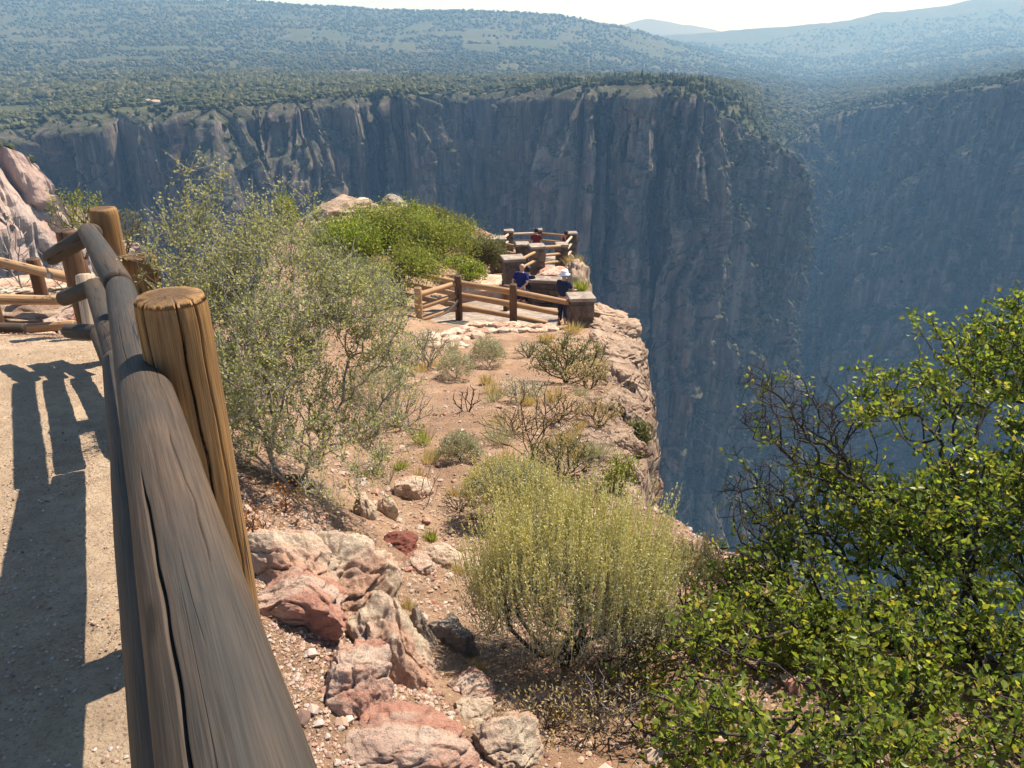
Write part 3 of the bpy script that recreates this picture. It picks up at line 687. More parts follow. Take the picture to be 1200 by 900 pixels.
def leafcloud(seg_a, seg_b, per, ln, wd, spread, up=.3, fold=False, droop=0):
    """leaves placed along the last piece of twigs"""
    n = len(seg_a); k = np.repeat(np.arange(n), per); u = rng.random(len(k))[:, None]
    p = seg_b[k] + (seg_a[k] - seg_b[k]) * u + rng.normal(size=(len(k), 3)) * spread
    ax = seg_a[k] - seg_b[k]; ax /= np.maximum(np.linalg.norm(ax, axis=1), 1e-6)[:, None]
    d = ax * .7 + rng.normal(size=(len(k), 3)) * .7 + np.array([0, 0, up - droop]); nr = rng.normal(size=(len(k), 3)) + np.array([.3, .1, .8])
    L = ln * rng.uniform(.55, 1.25, len(k)); W = wd * rng.uniform(.7, 1.2, len(k))
    return leaves(p, nr, d, L, W, fold)
def plant(name, base, label, cat, group=None): return thing(name, base, label, cat, group)
def ell(n, c, r, shell=.0, zmin=None):
    v = rng.normal(size=(n, 3)); v /= np.linalg.norm(v, axis=1)[:, None]; rad = (shell + (1 - shell) * rng.random(n)**(1 / 2.2))[:, None]
    p = np.array(c) + v * rad * np.array(r)
    if zmin is not None: p = p[p[:, 2] > zmin]
    return p

# A: big grey-green twiggy shrub behind the fence
bA, tA = hit(345, 585)
tg = []
for (px, py, dt, rx, rz, n) in ((330, 430, 0, 115, 115, 520), (270, 330, .3, 75, 55, 190), (400, 360, .3, 80, 55, 220), (425, 435, .1, 70, 80, 160), (450, 390, .5, 42, 45, 70), (265, 470, -.1, 55, 70, 130), (215, 290, .3, 50, 48, 80), (335, 285, .4, 75, 38, 130), (400, 520, -.1, 85, 35, 70), (440, 540, -.1, 60, 28, 22), (300, 560, 0, 60, 25, 20)):
    c = P(px, py, tA + dt); k = (tA + dt) / F_PX; tg.append(ell(n, c, (rx * k, .55, rz * k)))
for (a, b, t_, n) in (((210, 290), (222, 200), .2, 5), ((200, 280), (176, 222), .2, 4), ((235, 290), (243, 225), .2, 4), ((330, 300), (325, 200), .4, 5), ((352, 300), (365, 190), .4, 5), ((280, 290), (290, 250), .2, 3), ((200, 270), (150, 240), .2, 4), ((250, 280), (262, 205), .2, 4), ((300, 290), (296, 232), .2, 4), ((385, 300), (392, 262), .4, 3)):
    for i in range(n): s = (i + 1) / n; tg.append(P(a[0] + (b[0] - a[0]) * s, a[1] + (b[1] - a[1]) * s, tA + t_)[None])
tg = np.concatenate(tg)
gz = ground_z(tg[:, 0], tg[:, 1]); tg = tg[(tg[:, 2] > gz + .12) & (fbm(tg[:, 0] * 2.6, tg[:, 1] * 2.6, tg[:, 2] * 2.6, 2, 78) > -.08)]
segs, ta, tb_, nodes, cnt = grow(bA - [0, 0, .05], tg, .07, .3, .42, .0013, .36, upb=.6)
gA = plant('shrub', bA, 'large twiggy grey green shrub behind the thick fence post', 'shrub')
v, f = tubes(segs, 5); brA = mesh_np('branches', v, f, BARK_G, gA)
# fine twigs
kk = rng.integers(0, len(nodes), 8500); kk = kk[cnt[kk] < 25]; a = nodes[kk]; d = rng.normal(size=a.shape) * .6 + np.array([0, 0, .6]); d /= np.linalg.norm(d, axis=1)[:, None]
b = a + d * rng.uniform(.05, .19, len(a))[:, None]; sg = np.concatenate([a, b, np.full((len(a), 1), .0014), np.full((len(a), 1), .0007)], 1)
v, f = tubes(sg, 3); mesh_np('twigs', v, f, BARK_G, gA).parent = brA
v1, f1 = leafcloud(b, a, 4, .016, .0095, .007, .4, True); v2, f2 = leafcloud(ta, tb_, 7, .016, .010, .009, .4, True)
mesh_np('leaves', np.concatenate([v1, v2]), np.concatenate([f1, f2 + len(v1)]), L_GREYGREEN, gA, smooth=False)

# B: sagebrush with upright flowering spikes
def sagebrush(px, py, wpx, hpx, label, nsp=420, ngr=500, spike=True, lean=0, leafm=L_SAGE, spm=L_SPIKE, barkm=BARK_D, group=None, sl=.17, detail=1.0, deep=.8, pw=.40):
    b, t = hit(px, py); k = t / F_PX; rx = wpx / 2 * k; H = hpx * k
    g_ = plant('sagebrush', b, label, 'shrub', group)
    n = int(ngr * detail * 1.5); th = rng.uniform(0, 6.28, n); rr = np.sqrt(rng.random(n)); ft = max(1, t / 4)
    hx = rr * np.cos(th) * rx * .95; hy = rr * np.sin(th) * rx * deep
    hc = .82 if not spike else .70
    lo_ = .10 if not spike else .34
    top = H * (lo_ + (hc - lo_ + .08) * np.sqrt(np.maximum(0, 1 - rr**2.6)) * rng.uniform(.12, 1.0, n)**.6 * (1 + .22 * fbm(hx * 3.5 / max(rx, .1), hy * 3.5 / max(rx, .1), 5.0, 2, 33)))
    tg = b + np.stack([hx + lean * k, hy, top], 1)
    segs, ta, tb_, nodes, cnt = grow(b - [0, 0, .03], tg, H * .09, .45, .62, .0013 * max(.6, H), pw, upb=.3)
    v, f = tubes(segs, 4); mesh_np('branches', v, f, barkm, g_)
    v, f = leafcloud(ta, tb_, int(34 * detail), .022 * max(.8, H), .0042 * ft, .045 * H, 1.2)
    kk = rng.integers(0, len(nodes), int(n * 16 * detail)); kk = kk[(cnt[kk] < 8)]; a = nodes[kk] + rng.normal(size=(len(kk), 3)) * .045 * H
    v2, f2 = leaves(a, rng.normal(size=a.shape), rng.normal(size=a.shape) * .5 + [0, 0, 1.0], np.full(len(a), .022 * max(.8, H)), np.full(len(a), .0045 * ft), False)
    mesh_np('leaves', np.concatenate([v, v2]), np.concatenate([f, f2 + len(v)]), leafm, g_, smooth=False)
    if spike:
        ns_ = int(nsp * detail); i = rng.integers(0, len(ta), ns_); a = ta[i] + rng.normal(size=(ns_, 3)) * .03 * H
        out = (a - b) * np.array([.35, .35, 0]); d = out / max(rx, .01) * .5 + np.array([0, 0, 1.0]) + rng.normal(size=a.shape) * .09; d /= np.linalg.norm(d, axis=1)[:, None]
        L = sl * H / .8 * rng.uniform(.6, 1.4, ns_); e = a + d * L[:, None]
        sg = np.concatenate([a, e, np.full((ns_, 1), .0014), np.full((ns_, 1), .0006)], 1); v, f = tubes(sg, 3)
        per = int(34 * detail); k2 = np.repeat(np.arange(ns_), per); u = rng.random(len(k2))[:, None]
        p = a[k2] + (e[k2] - a[k2]) * (.12 + .9 * u) + rng.normal(size=(len(k2), 3)) * .0022
        v2, f2 = leaves(p, rng.normal(size=p.shape), d[k2] + rng.normal(size=p.shape) * .38, rng.uniform(.008, .014, len(p)) * max(.9, t / 4.5), np.full(len(p), .0055 * max(.9, t / 4.5)), False)
        mesh_np('flower_spikes', np.concatenate([v, v2]), np.concatenate([f, f2 + len(v)]), spm, g_, smooth=False)
    return g_
sagebrush(652, 772, 232, 222, 'big sagebrush full of upright yellow green spikes at the centre of the slope', 1000, 560, True, 12, sl=.24, pw=.47)
sagebrush(598, 610, 120, 92, 'duller sagebrush just behind the big spiky one', 420, 400, True, 0, sl=.13, detail=.8)
sagebrush(572, 432, 46, 42, 'rounded grey green sagebrush below the log fence posts', 60, 200, False, detail=.7)
sagebrush(534, 446, 50, 38, 'low grey sagebrush left of the rounded one', 60, 160, False, detail=.7)
sagebrush(440, 470, 90, 60, 'dull grey brush behind the right side of the twiggy shrub', 60, 200, False, detail=.8, barkm=BARK_G)
sagebrush(540, 540, 56, 42, 'pale grey sagebrush in the middle of the slope', 60, 180, False, detail=.7)
sagebrush(805, 720, 90, 110, 'rusty yellow brush at the right shoulder of the big sagebrush', 150, 160, True, spm=L_DRY, detail=.7)

# stick plants
def sticks(px, py, wpx, hpx, label, n, bark, leafm=None, per=0, ln=.02, group=None, name='shrub', tt=None, fan=1.0):
    if tt: b = P(px, py, tt); t = tt
    else: b, t = hit(px, py)
    k = t / F_PX; g_ = plant(name, b, label, 'shrub', group)
    th = rng.uniform(0, 6.28, n); u = rng.random(n); a = fan * wpx / 2 * k * np.sqrt(u)
    tg = b + np.stack([a * np.cos(th), a * np.sin(th) * .7, hpx * k * rng.uniform(.4, 1, n) * (1 - .3 * u)], 1)
    segs, ta, tb_, nodes, cnt = grow(b - [0, 0, .03], tg, hpx * k * .1, .35, .75, max(.0014, .0009 * t * .45), .38)
    v, f = tubes(segs, 4); mesh_np('branches', v, f, bark, g_)
    if leafm:
        v, f = leafcloud(ta, tb_, per, ln, ln * .45, ln * 1.2, .5)
        i = rng.integers(0, len(nodes), n * per); a = nodes[i] + rng.normal(size=(len(i), 3)) * ln
        v2, f2 = leaves(a, rng.normal(size=a.shape), rng.normal(size=a.shape) + [0, 0, .5], np.full(len(a), ln), np.full(len(a), ln * .45), False)
        mesh_np('leaves', np.concatenate([v, v2]), np.concatenate([f, f2 + len(v)]), leafm, g_, smooth=False)
    return g_
sticks(622, 540, 120, 110, 'bare dark twig shrub standing in the middle of the slope', 60, BARK_B, L_DRY, 4, .018)
sticks(548, 486, 40, 34, 'small dead bush on the bare soil', 26, BARK_D)
sticks(664, 446, 95, 62, 'fan shaped olive shrub near the cliff edge', 130, BARK_D, L_OLIVE, 14, .035)
sticks(690, 455, 60, 36, 'thin dry shrub right of the fan shaped one', 60, BARK_B, L_DRY, 8, .03)
sticks(746, 524, 26, 40, 'small dark olive shrub clinging to the cliff edge', 60, BARK_B, L_OLIVE, 26, .03)
sticks(727, 572, 44, 56, 'yellow green plant on the cliff edge above the big sagebrush', 60, BARK_B, L_YGREEN, 14, .02)
sticks(300, 625, 40, 52, 'little plant with orange leaves right of the thick post', 26, BARK_B, L_RUST, 4, .018)
sticks(330, 600, 60, 34, 'small rusty leaved sprig under the twiggy shrub', 30, BARK_B, L_RUST, 3, .016)
sticks(500, 590, 40, 70, 'bent dead stem rising from the bare slope', 7, BARK_G)
sticks(32, 352, 60, 110, 'bleached dead twig bush behind the left fence', 34, BARK_G, tt=9.3)
sticks(80, 345, 60, 60, 'small bleached bush between the left fence rails', 22, BARK_G, tt=9.4)
sticks(100, 300, 60, 90, 'green leafy sprig behind the tall fence post', 60, BARK_B, L_YGREEN, 8, .03, tt=7.5)
sticks(150, 300, 70, 60, 'dark green sprig right of the tall fence post', 40, BARK_B, L_OLIVE, 10, .03, tt=8.5)
sticks(700, 850, 130, 80, 'tangle of dry twigs at the bottom of the slope', 90, BARK_G, L_DRY, 3, .014)
sticks(640, 850, 110, 50, 'low dry weeds below the big sagebrush', 60, BARK_B, L_DRY, 4, .014)
sticks(470, 500, 80, 60, 'grey brown brush at the right foot of the twiggy shrub', 90, BARK_G, L_DRY, 6, .02)
sticks(600, 505, 90, 30, 'low tangle of tan stems at the foot of the bare twig shrub', 110, BARK_B, L_DRY, 5, .018)
sticks(655, 495, 60, 36, 'tan leafless brush between the twig shrub and the rim', 70, BARK_B, L_DRY, 4, .02)
sticks(612, 470, 60, 34, 'dull grey brush behind the bare twig shrub', 70, BARK_G, L_SAGE, 10, .025)
sticks(660, 560, 90, 60, 'wispy olive brush behind the right half of the big sagebrush', 110, BARK_B, L_OLIVE, 10, .018)
sticks(700, 500, 60, 40, 'low tan brush just inside the rim rocks', 60, BARK_B, L_DRY, 10, .02)
sticks(500, 430, 60, 50, 'grey brush at the left end of the stone edging', 90, BARK_G, L_SAGE, 10, .03)
sticks(620, 425, 40, 22, 'small grey brush right of the rounded sagebrush', 50, BARK_B, L_SAGE, 8, .025)
sticks(610, 600, 90, 34, 'dark leafless mat of twigs at the left of the big sagebrush', 90, BARK_D, None)
sticks(540, 600, 60, 26, 'dark twig litter mat below the pale grey sagebrush', 60, BARK_D, L_DRY, 2, .012)
sticks(745, 780, 110, 90, 'thin dry brush at the right foot of the big sagebrush', 120, BARK_B, L_OLIVE, 10, .016)
# grass tufts
def tuft(px, py, wpx, hpx, label, n=90, mat=L_DRY, tt=None):
    b, t = hit(px, py) if not tt else (P(px, py, tt), tt)
    k = t / F_PX; th = rng.uniform(0, 6.28, n)
    base = b + np.stack([np.cos(th), np.sin(th), 0 * th], 1) * (rng.random(n) * wpx * .18 * k)[:, None]
    base[:, 2] = ground_z(base[:, 0], base[:, 1]) - .01 if not tt else b[2]
    d = np.stack([np.cos(th) * .4, np.sin(th) * .4, np.ones(n)], 1) + rng.normal(size=(n, 3)) * .3
    v, f = leaves(base, rng.normal(size=(n, 3)), d, hpx * k * rng.uniform(.3, 1.0, n), np.full(n, max(.0018, .0007 * t)), False)
    return tag(mesh_np('grass_tuft', v, f, mat, smooth=False), label, 'grass', 'dry grass tufts on the slope')
TL = [(505, 636, 16, 22, 'green grass sprig beside the maroon stone', L_YGREEN), (538, 672, 26, 32, 'straw tuft between the cream stones', L_DRY), (478, 712, 26, 22, 'sparse tuft by the upright rock blade', L_DRY), (570, 450, 30, 18, 'low tuft below the rounded sagebrush', L_DRY), (650, 470, 44, 26, 'dry tuft under the fan shaped shrub', L_DRY), (720, 460, 30, 22, 'dry tuft beside the rim rock', L_DRY), (618, 480, 40, 20, 'dry tuft behind the bare twig shrub', L_DRY), (665, 520, 50, 30, 'dry tuft right of the bare twig shrub', L_DRY), (700, 540, 50, 34, 'greyish tuft on the slope near the rim', L_SAGE), (585, 520, 60, 40, 'grey green tuft left of the bare twig shrub', L_SAGE), (495, 520, 50, 26, 'yellowish tuft at the right foot of the twiggy shrub', L_YGREEN), (470, 552, 30, 20, 'small tuft below the twiggy shrub', L_YGREEN), (645, 372, 30, 16, 'tuft growing under the white hat', L_YGREEN), (672, 392, 44, 20, 'dry tuft at the foot of the slab topped pillar', L_DRY), (640, 400, 40, 16, 'dry tuft at the stone edging', L_DRY), (560, 780, 30, 24, 'straw tuft in the shadow of the sagebrush', L_DRY), (655, 838, 34, 30, 'yellow tuft at the bottom right of the slope', L_DRY), (690, 590, 40, 40, 'olive tuft behind the big sagebrush', L_OLIVE)]
for (px, py, w, h, l, mt) in TL: tuft(px, py, w * 1.1, h, l, 200, mt)
rt = np.random.default_rng(12)
for _ in range(30):
    tuft(rt.uniform(490, 700), rt.uniform(415, 590), rt.uniform(26, 60), rt.uniform(12, 24), 'short tuft of dry straw coloured grass on the bare slope', 120, L_DRY if rt.random() < .7 else L_SAGE)['group'] = 'short grass tufts on the bare slope'
tuft(674, 318, 26, 26, 'straw coloured grass hanging on the buttress below the overlook', 300, L_DRY, 33)
tuft(681, 342, 26, 20, 'yellow green grass right of the white hat', 200, L_YGREEN, 25.5)
# litter (stuff): needles, bark bits and dry stalks
def samp(n):
    y = .8 + 11 * rng.random(n)**1.8; xf, xr = tb(T_XF, y), tb(T_XR, y); x = xf + .1 + (xr - xf) * rng.random(n)
    k = vnoise(x * 1.1, y * 1.1, 0, 55) + .8 * (np.hypot(x - .25, y - 2.7) < .8) + .5 * (np.hypot(x - .0, y - 4) < .7) > .15; return x[k], y[k]
x, y = samp(90000); z = ground_z(x, y) + .004; n = len(x)
v, f = leaves(np.stack([x, y, z], 1), np.tile([0, 0, 1.], (n, 1)) + rng.normal(size=(n, 3)) * .3, np.stack([rng.normal(size=n), rng.normal(size=n), rng.normal(size=n) * .15], 1), rng.uniform(.008, .04, n), np.full(n, .0024), False)
tag(mesh_np('plant_litter', v, f, mat_leaf('litter', [(.10, .065, .045), (.2, .13, .08), (.36, .26, .16), (.5, .42, .3), (.13, .09, .06)], .1), world=Matrix.Identity(4), smooth=False), kind='stuff')

# C: the big leafy shrub at right
bC = P(1085, 985, 3.1)
tgl, tgb = [], []
def blob(lst, px, py, t, rx, ry, n, d=.35):
    k = t / F_PX; lst.append(ell(n, P(px, py, t), (rx * k, d, ry * k)))
blob(tgl, 1090, 790, 2.7, 150, 130, 420); blob(tgl, 1120, 640, 3.0, 120, 100, 300); blob(tgl, 1010, 640, 3.1, 95, 60, 170)
blob(tgl, 1120, 490, 3.4, 105, 68, 330); blob(tgl, 1190, 420, 3.5, 60, 75, 200, .3); blob(tgl, 1050, 490, 3.4, 75, 55, 180); blob(tgl, 1150, 560, 3.2, 110, 70, 260); blob(tgl, 1040, 580, 3.2, 75, 50, 150)
blob(tgl, 930, 720, 2.9, 90, 60, 150); blob(tgl, 860, 790, 2.8, 80, 55, 120); blob(tgl, 1000, 860, 2.5, 150, 60, 260); blob(tgl, 840, 860, 2.6, 75, 40, 90)
blob(tgl, 1190, 560, 3.1, 70, 90, 130); blob(tgl, 1100, 400, 3.5, 35, 25, 20); blob(tgl, 870, 690, 3.1, 60, 45, 110, .25); blob(tgl, 930, 640, 3.2, 60, 40, 80, .25); blob(tgl, 800, 860, 2.5, 60, 45, 90); blob(tgl, 950, 900, 2.3, 190, 45, 260); blob(tgl, 1000, 790, 2.8, 110, 70, 200); blob(tgl, 1260, 700, 2.8, 90, 180, 200)
blob(tgl, 975, 555, 3.3, 60, 30, 45, .2); blob(tgl, 790, 800, 2.8, 30, 25, 14, .15)
blob(tgb, 935, 500, 3.3, 75, 60, 230, .25); blob(tgb, 900, 590, 3.2, 65, 38, 130, .25); blob(tgb, 885, 450, 3.3, 32, 18, 24, .1); blob(tgb, 985, 560, 3.2, 60, 40, 50, .25); blob(tgb, 870, 680, 3.0, 55, 30, 40, .2)
blob(tgb, 880, 840, 2.6, 120, 40, 90, .25)
for _ in range(680):
    q_, t_ = hit(rng.uniform(770, 1290), rng.uniform(770, 1010))
    tgl.append((q_ + np.array([0, 0, rng.uniform(.05, .34)]))[None])
for _ in range(160):
    q_, t_ = hit(rng.uniform(690, 860), rng.uniform(740, 900))
    tgb.append((q_ + np.array([0, 0, rng.uniform(.03, .25)]))[None])
tl = np.concatenate(tgl); tbb = np.concatenate(tgb); allt = np.concatenate([tl, tbb])
gz = ground_z(allt[:, 0], allt[:, 1]); ok = (allt[:, 2] > gz + .02) & (fbm(allt[:, 0] * 3.2, allt[:, 1] * 3.2, allt[:, 2] * 3.2, 2, 77) > -.2); flag = np.concatenate([np.ones(len(tl)), np.zeros(len(tbb))])
allt, flag = allt[ok], flag[ok]
order = np.argsort(np.linalg.norm(allt - bC, axis=1)); flag = flag[order]; allt = allt[order]
segs, ta, tb_, nodes, cnt = grow(bC, allt, .06, .4, .32, .0017, .36, upb=.25)
gC = plant('leafy_shrub', bC, 'tall leafy green shrub with bare dark branches filling the lower right corner', 'shrub')
v, f = tubes(segs, 5); brC = mesh_np('branches', v, f, BARK_D, gC)
# twigs near everywhere on thin nodes
kk = rng.integers(0, len(nodes), 6500); kk = kk[cnt[kk] < 14]; a = nodes[kk]; d = rng.normal(size=a.shape) + np.array([-.2, 0, .45]); d /= np.linalg.norm(d, axis=1)[:, None]
b = a + d * rng.uniform(.03, .11, len(a))[:, None]; sg = np.concatenate([a, b, np.full((len(a), 1), .0016), np.full((len(a), 1), .0009)], 1)
v, f = tubes(sg, 3); mesh_np('twigs', v, f, BARK_D, gC).parent = brC
# leafed twigs are those near leafy targets
from mathutils.kdtree import KDTree
kd = KDTree(len(allt))
for i, p in enumerate(allt): kd.insert(p, i)
kd.balance()
lf = np.array([flag[kd.find(p)[1]] > .5 for p in b]) | (rng.random(len(b)) < .10)
v1, f1 = leafcloud(b[lf], a[lf], 4, .024, .0175, .012, .25, True)
m_ = flag > .5; v2, f2 = leafcloud(ta[m_], tb_[m_], 5, .025, .018, .016, .25, True)
mesh_np('leaves', np.concatenate([v1, v2]), np.concatenate([f1, f2 + len(v1)]), L_GREEN, gC, smooth=False)

# D: shrubs by the overlook
def leafy(px, py, t, wpx, hpx, label, mat, n=160, per=60, ln=.09, name='leafy_shrub', base=None, group=None, blobs=6):
    k = t / F_PX; c = P(px, py, t); b = c - np.array([0, 0, hpx * .5 * k + .3])
    g_ = plant(name, b, label, 'shrub', group); pts = []
    for i in range(blobs):
        o = rng.uniform(-.5, .5, 3) * np.array([wpx * k * .75, wpx * k * .6, hpx * k * .5]); s = rng.uniform(.28, .42)
        pts.append(ell(n // blobs, c + o, (wpx * k * s, wpx * k * s * .8, hpx * k * s)))
    tg = np.concatenate(pts); segs, ta, tb_, nodes, cnt = grow(b, tg, hpx * k * .1, .3, .4, .006, .4)
    v, f = tubes(segs, 4); mesh_np('branches', v, f, BARK_D, g_)
    v, f = leafcloud(ta, tb_, per, ln, ln * .7, .12 * hpx * k * .9, .3, False)
    mesh_np('leaves', v, f, mat, g_, smooth=False); return g_
leafy(462, 278, 33, 95, 62, 'bright yellow green shrub on the ridge left of the overlook', L_YGREEN, 260, 60, .09)
leafy(510, 285, 31, 80, 62, 'sunlit green shrub right behind the far log fence', L_YGREEN, 260, 60, .085)
leafy(418, 288, 31, 100, 62, 'darker green shrub behind the twiggy grey one', L_GREEN, 200, 55, .09)
leafy(505, 252, 36, 58, 26, 'olive shrub beside the dark skyline boulder', L_OLIVE, 160, 55, .08)
leafy(535, 272, 34, 50, 32, 'grey olive shrub stepping down toward the overlook', L_OLIVE, 160, 55, .08)
leafy(562, 292, 32, 42, 38, 'olive shrub against the left side of the overlook', L_OLIVE, 160, 55, .08)
leafy(455, 322, 24, 110, 60, 'olive green brush filling the slope left of the far log fence', L_YGREEN, 220, 60, .07)
leafy(400, 318, 24, 80, 60, 'dull olive brush on the slope behind the twiggy shrub', L_OLIVE, 160, 60, .07)
leafy(440, 262, 33, 110, 50, 'broad yellow green shrub crowning the ridge below the skyline boulders', L_YGREEN, 260, 60, .09)
leafy(385, 275, 34, 60, 26, 'dry olive brush on the slope below the skyline ledge', L_OLIVE, 140, 50, .08)
leafy(372, 300, 30, 70, 40, 'grey green brush behind the right half of the twiggy shrub', L_SAGE, 140, 50, .08)
leafy(487, 262, 34, 44, 30, 'dark olive shrub between the skyline boulder and the yellow green shrub', L_OLIVE, 140, 55, .08)
leafy(335, 248, 34, 34, 38, 'small green shrub on the skyline above the twiggy shrub', L_YGREEN, 80, 40, .09)
leafy(422, 252, 36, 22, 10, 'tiny grey shrub on the pinkish skyline ledge', L_OLIVE, 60, 40, .07)
leafy(545, 315, 28, 50, 20, 'low green brush between the stair and the pale slab', L_GREEN, 120, 40, .07)

# ------------------------------------------------------------------ canyon
RIM = [(-700, 215, 380), (-350, 185, 430), (-120, 166, 490), (0, 154, 560), (45, 147, 585), (90, 142, 560), (130, 136, 545), (180, 133, 575), (250, 130, 540), (300, 124, 572), (350, 119, 560), (420, 115, 600), (480, 113, 585), (520, 111, 640), (560, 109, 690), (590, 108, 660), (612, 107, 600), (650, 105, 590), (680, 103, 560), (720, 102, 575), (760, 101, 540), (790, 102, 560), (818, 104, 540), (845, 113, 560), (866, 128, 580), (882, 148, 610), (892, 172, 650), (905, 180, 740), (925, 172, 880), (950, 152, 1050), (1000, 127, 1040), (1060, 113, 960), (1120, 104, 890), (1200, 90, 800), (1300, 76, 720), (1700, 40, 520), (2300, 0, 420)]
pts = np.array([PY(*r) for r in RIM]); pxs = np.array([r[0] for r in RIM], float)
sl_ = np.concatenate([[0], np.cumsum(np.linalg.norm(np.diff(pts[:, :2], axis=0), axis=1))])
s_dense = []
i0 = 0
# denser where the camera looks
def dens(s):
    px = np.interp(s, sl_, pxs); return 1.05 if -30 < px < 1230 else 6.0
s = 0.0
while s < sl_[-1]: s_dense.append(s); s += dens(s)
S = np.array(s_dense); NS = len(S)
rx, ry, rz = (np.interp(S, sl_, pts[:, i]) for i in range(3)); rpx = np.interp(S, sl_, pxs)
# smooth corners a little
ker = np.hanning(25); ker /= ker.sum()
def smo(a): return np.convolve(np.pad(a, 12, 'edge'), ker, 'valid')
rx, ry, rz = smo(rx), smo(ry), smo(rz)
tx, ty = np.gradient(rx), np.gradient(ry); tl_ = np.hypot(tx, ty); nx_, ny_ = ty / tl_, -tx / tl_      # outward normal (towards us)
ker2 = np.hanning(61); ker2 /= ker2.sum()
nx_ = np.convolve(np.pad(nx_, 30, 'edge'), ker2, 'valid'); ny_ = np.convolve(np.pad(ny_, 30, 'edge'), ker2, 'valid'); q = np.hypot(nx_, ny_); nx_ /= q; ny_ /= q
ZB = -470.0; NV = 330
vv = np.linspace(0, 1, NV)**1.12
SS, VV = np.meshgrid(S, vv, indexing='ij')
RZ = rz[:, None] + 3.0 * fbm(SS / 22., 0, 0, 3, 900) * 1.0
ZZ = RZ + (ZB - RZ) * VV; D = RZ - ZZ
nose = np.exp(-((rpx - 925) / 55.)**2)[:, None]; rightw = sst(946, 960, rpx)[:, None]
# profile: steep wall, ledges, talus at the foot
off = 10 * VV + 70 * sst(.62, 1.0, VV)**1.3 * 1.0 + 215 * rightw * VV + 34 * nose * VV**.7
warp = 14 * fbm(SS / 90., ZZ / 120., 0, 3, 901) + 7 * fbm(SS / 26., ZZ / 40., 0, 4, 921)
ledge = sst(-.1, .35, fbm(SS / 30., 0, 0, 3, 922)); off = off - 13 * ledge * (1 - sst(0, .10, VV)) - 10 * sst(-.2, .3, fbm(SS / 15., 3, 0, 3, 923)) * (1 - sst(.02, .17, VV))
def cre(x, z, sd, p=.7): return np.abs(vnoise(x, z, 0, sd))**p
big = (40 * ridged((SS + warp) / 120., ZZ / 1200., 0, 2, 902)) * sst(0, .16, VV + .06)
mid = (46 * cre((SS + warp * .8) / 30., ZZ / 900., 903) + 24 * cre((SS + warp * .6) / 12., ZZ / 500., 913)) * sst(0, .03, VV + .012) - 20
fin = 9 * cre((SS + warp * .5) / 5.5, ZZ / 240., 904) + 4 * cre(SS / 2.8 + warp * .1, ZZ / 110., 905)
stp = 8 * sst(.05, .09, vnoise((SS + warp) / 14., ZZ / 70., 0, 914)) + 5 * sst(.05, .12, vnoise((SS + warp * .5) / 7., ZZ / 30., 0, 915)) + 3 * sst(.0, .1, vnoise((SS * .8 + ZZ * .3) / 6., (ZZ - SS * .4) / 9., 0, 924))
blk = 4.5 * fbm(SS / 9., ZZ / 15., 0, 5, 906) - stp * sst(0, .05, VV)
shf = ridged((SS * .55 + ZZ) / 75., (SS - ZZ) / 400., 0, 3, 907); off = off + 3 * sst(.25, .7, shf) * sst(.02, .1, VV)
rel = .85 + .25 * fbm(SS / 200., ZZ / 200., 0, 2, 908)
dsp = (big + mid + fin) * rel * (1 - .45 * sst(.75, 1, VV)) + blk
dsp = dsp - dsp.mean() + 5
dsp = dsp + rightw * (34 * ridged(SS / 110. + ZZ / 260., ZZ / 500., 0, 4, 930) + 12 * fbm(SS / 26., ZZ / 26., 0, 4, 931) - 14)
nb_ = sst(835, 880, rpx)[:, None] * (1 - rightw); dsp = dsp * (1 - .35 * nb_) + nb_ * (24 * fbm(SS / 40., ZZ / 40., 0, 5, 916) + 14 * ridged((SS + ZZ * .7) / 26., ZZ / 60., 0, 4, 917)) * sst(0, .06, VV)
X = rx[:, None] + nx_[:, None] * (off + dsp); Y = ry[:, None] + ny_[:, None] * (off + dsp)
# the free-standing spires seen in the wall
m = M('canyon_rock'); c = m.co()
str_ = m.noise(m.mapping(c, (.16, .16, .014)), 1, 8, .68, .4); pat = m.noise(m.mapping(c, (.012, .012, .006)), 1, 5, .6, .5)
col = m.ramp(str_, [(.32, (.03, .026, .024)), (.46, (.10, .085, .075)), (.58, (.19, .155, .13)), (.70, (.36, .295, .25))])
col = m.mix(m.ramp(pat, [(.52, 0.0), (.68, .45)]), col, (.23, .16, .13))
vn = m.noise(m.mapping(c, (.010, .010, .016), rot=(.4, .5, .2)), 1, 3, .5, 2.5)
col = m.mix(m.ramp(vn, [(.492, 0.0), (.499, .5), (.501, .5), (.508, 0.0)]), col, (.42, .30, .25))
ps = m.noise(m.mapping(c, (.055, .055, .0035), loc=(3, 9, 0)), 1, 6, .65, .3); col = m.mix(m.ramp(ps, [(.57, 0.0), (.66, .6)]), col, (.40, .32, .27))  # pale vertical streaks painted into the rock colour as sunlit contrast
sp = m.noise(c, .35, 5, .75); nz = m.n('ShaderNodeSeparateXYZ', ins={0: m.n('ShaderNodeNewGeometry').outputs['Normal']}).outputs[2]
veg = m.math('MULTIPLY', m.ramp(m.math('ADD', nz, m.math('MULTIPLY', m.math('SUBTRACT', sp, .5), .9)), [(.42, 0.0), (.62, 1.0)]), m.ramp(sp, [(.38, .3), (.55, 1.0)]))
col = m.mix(m.math('MULTIPLY', veg, .85), col, (.052, .062, .030))
CANY = m.pr(col, .95, m.bump(m.noise(m.mapping(c, (.5, .5, .08)), 1, 8, .75), 3.0, .8), .1)
cw = mesh_np('canyon_wall', np.stack([X, Y, ZZ], -1).reshape(-1, 3), grid_faces(NS, NV)[:, ::-1], CANY, world=Matrix.Identity(4), smooth=False); tag(cw, kind='structure')

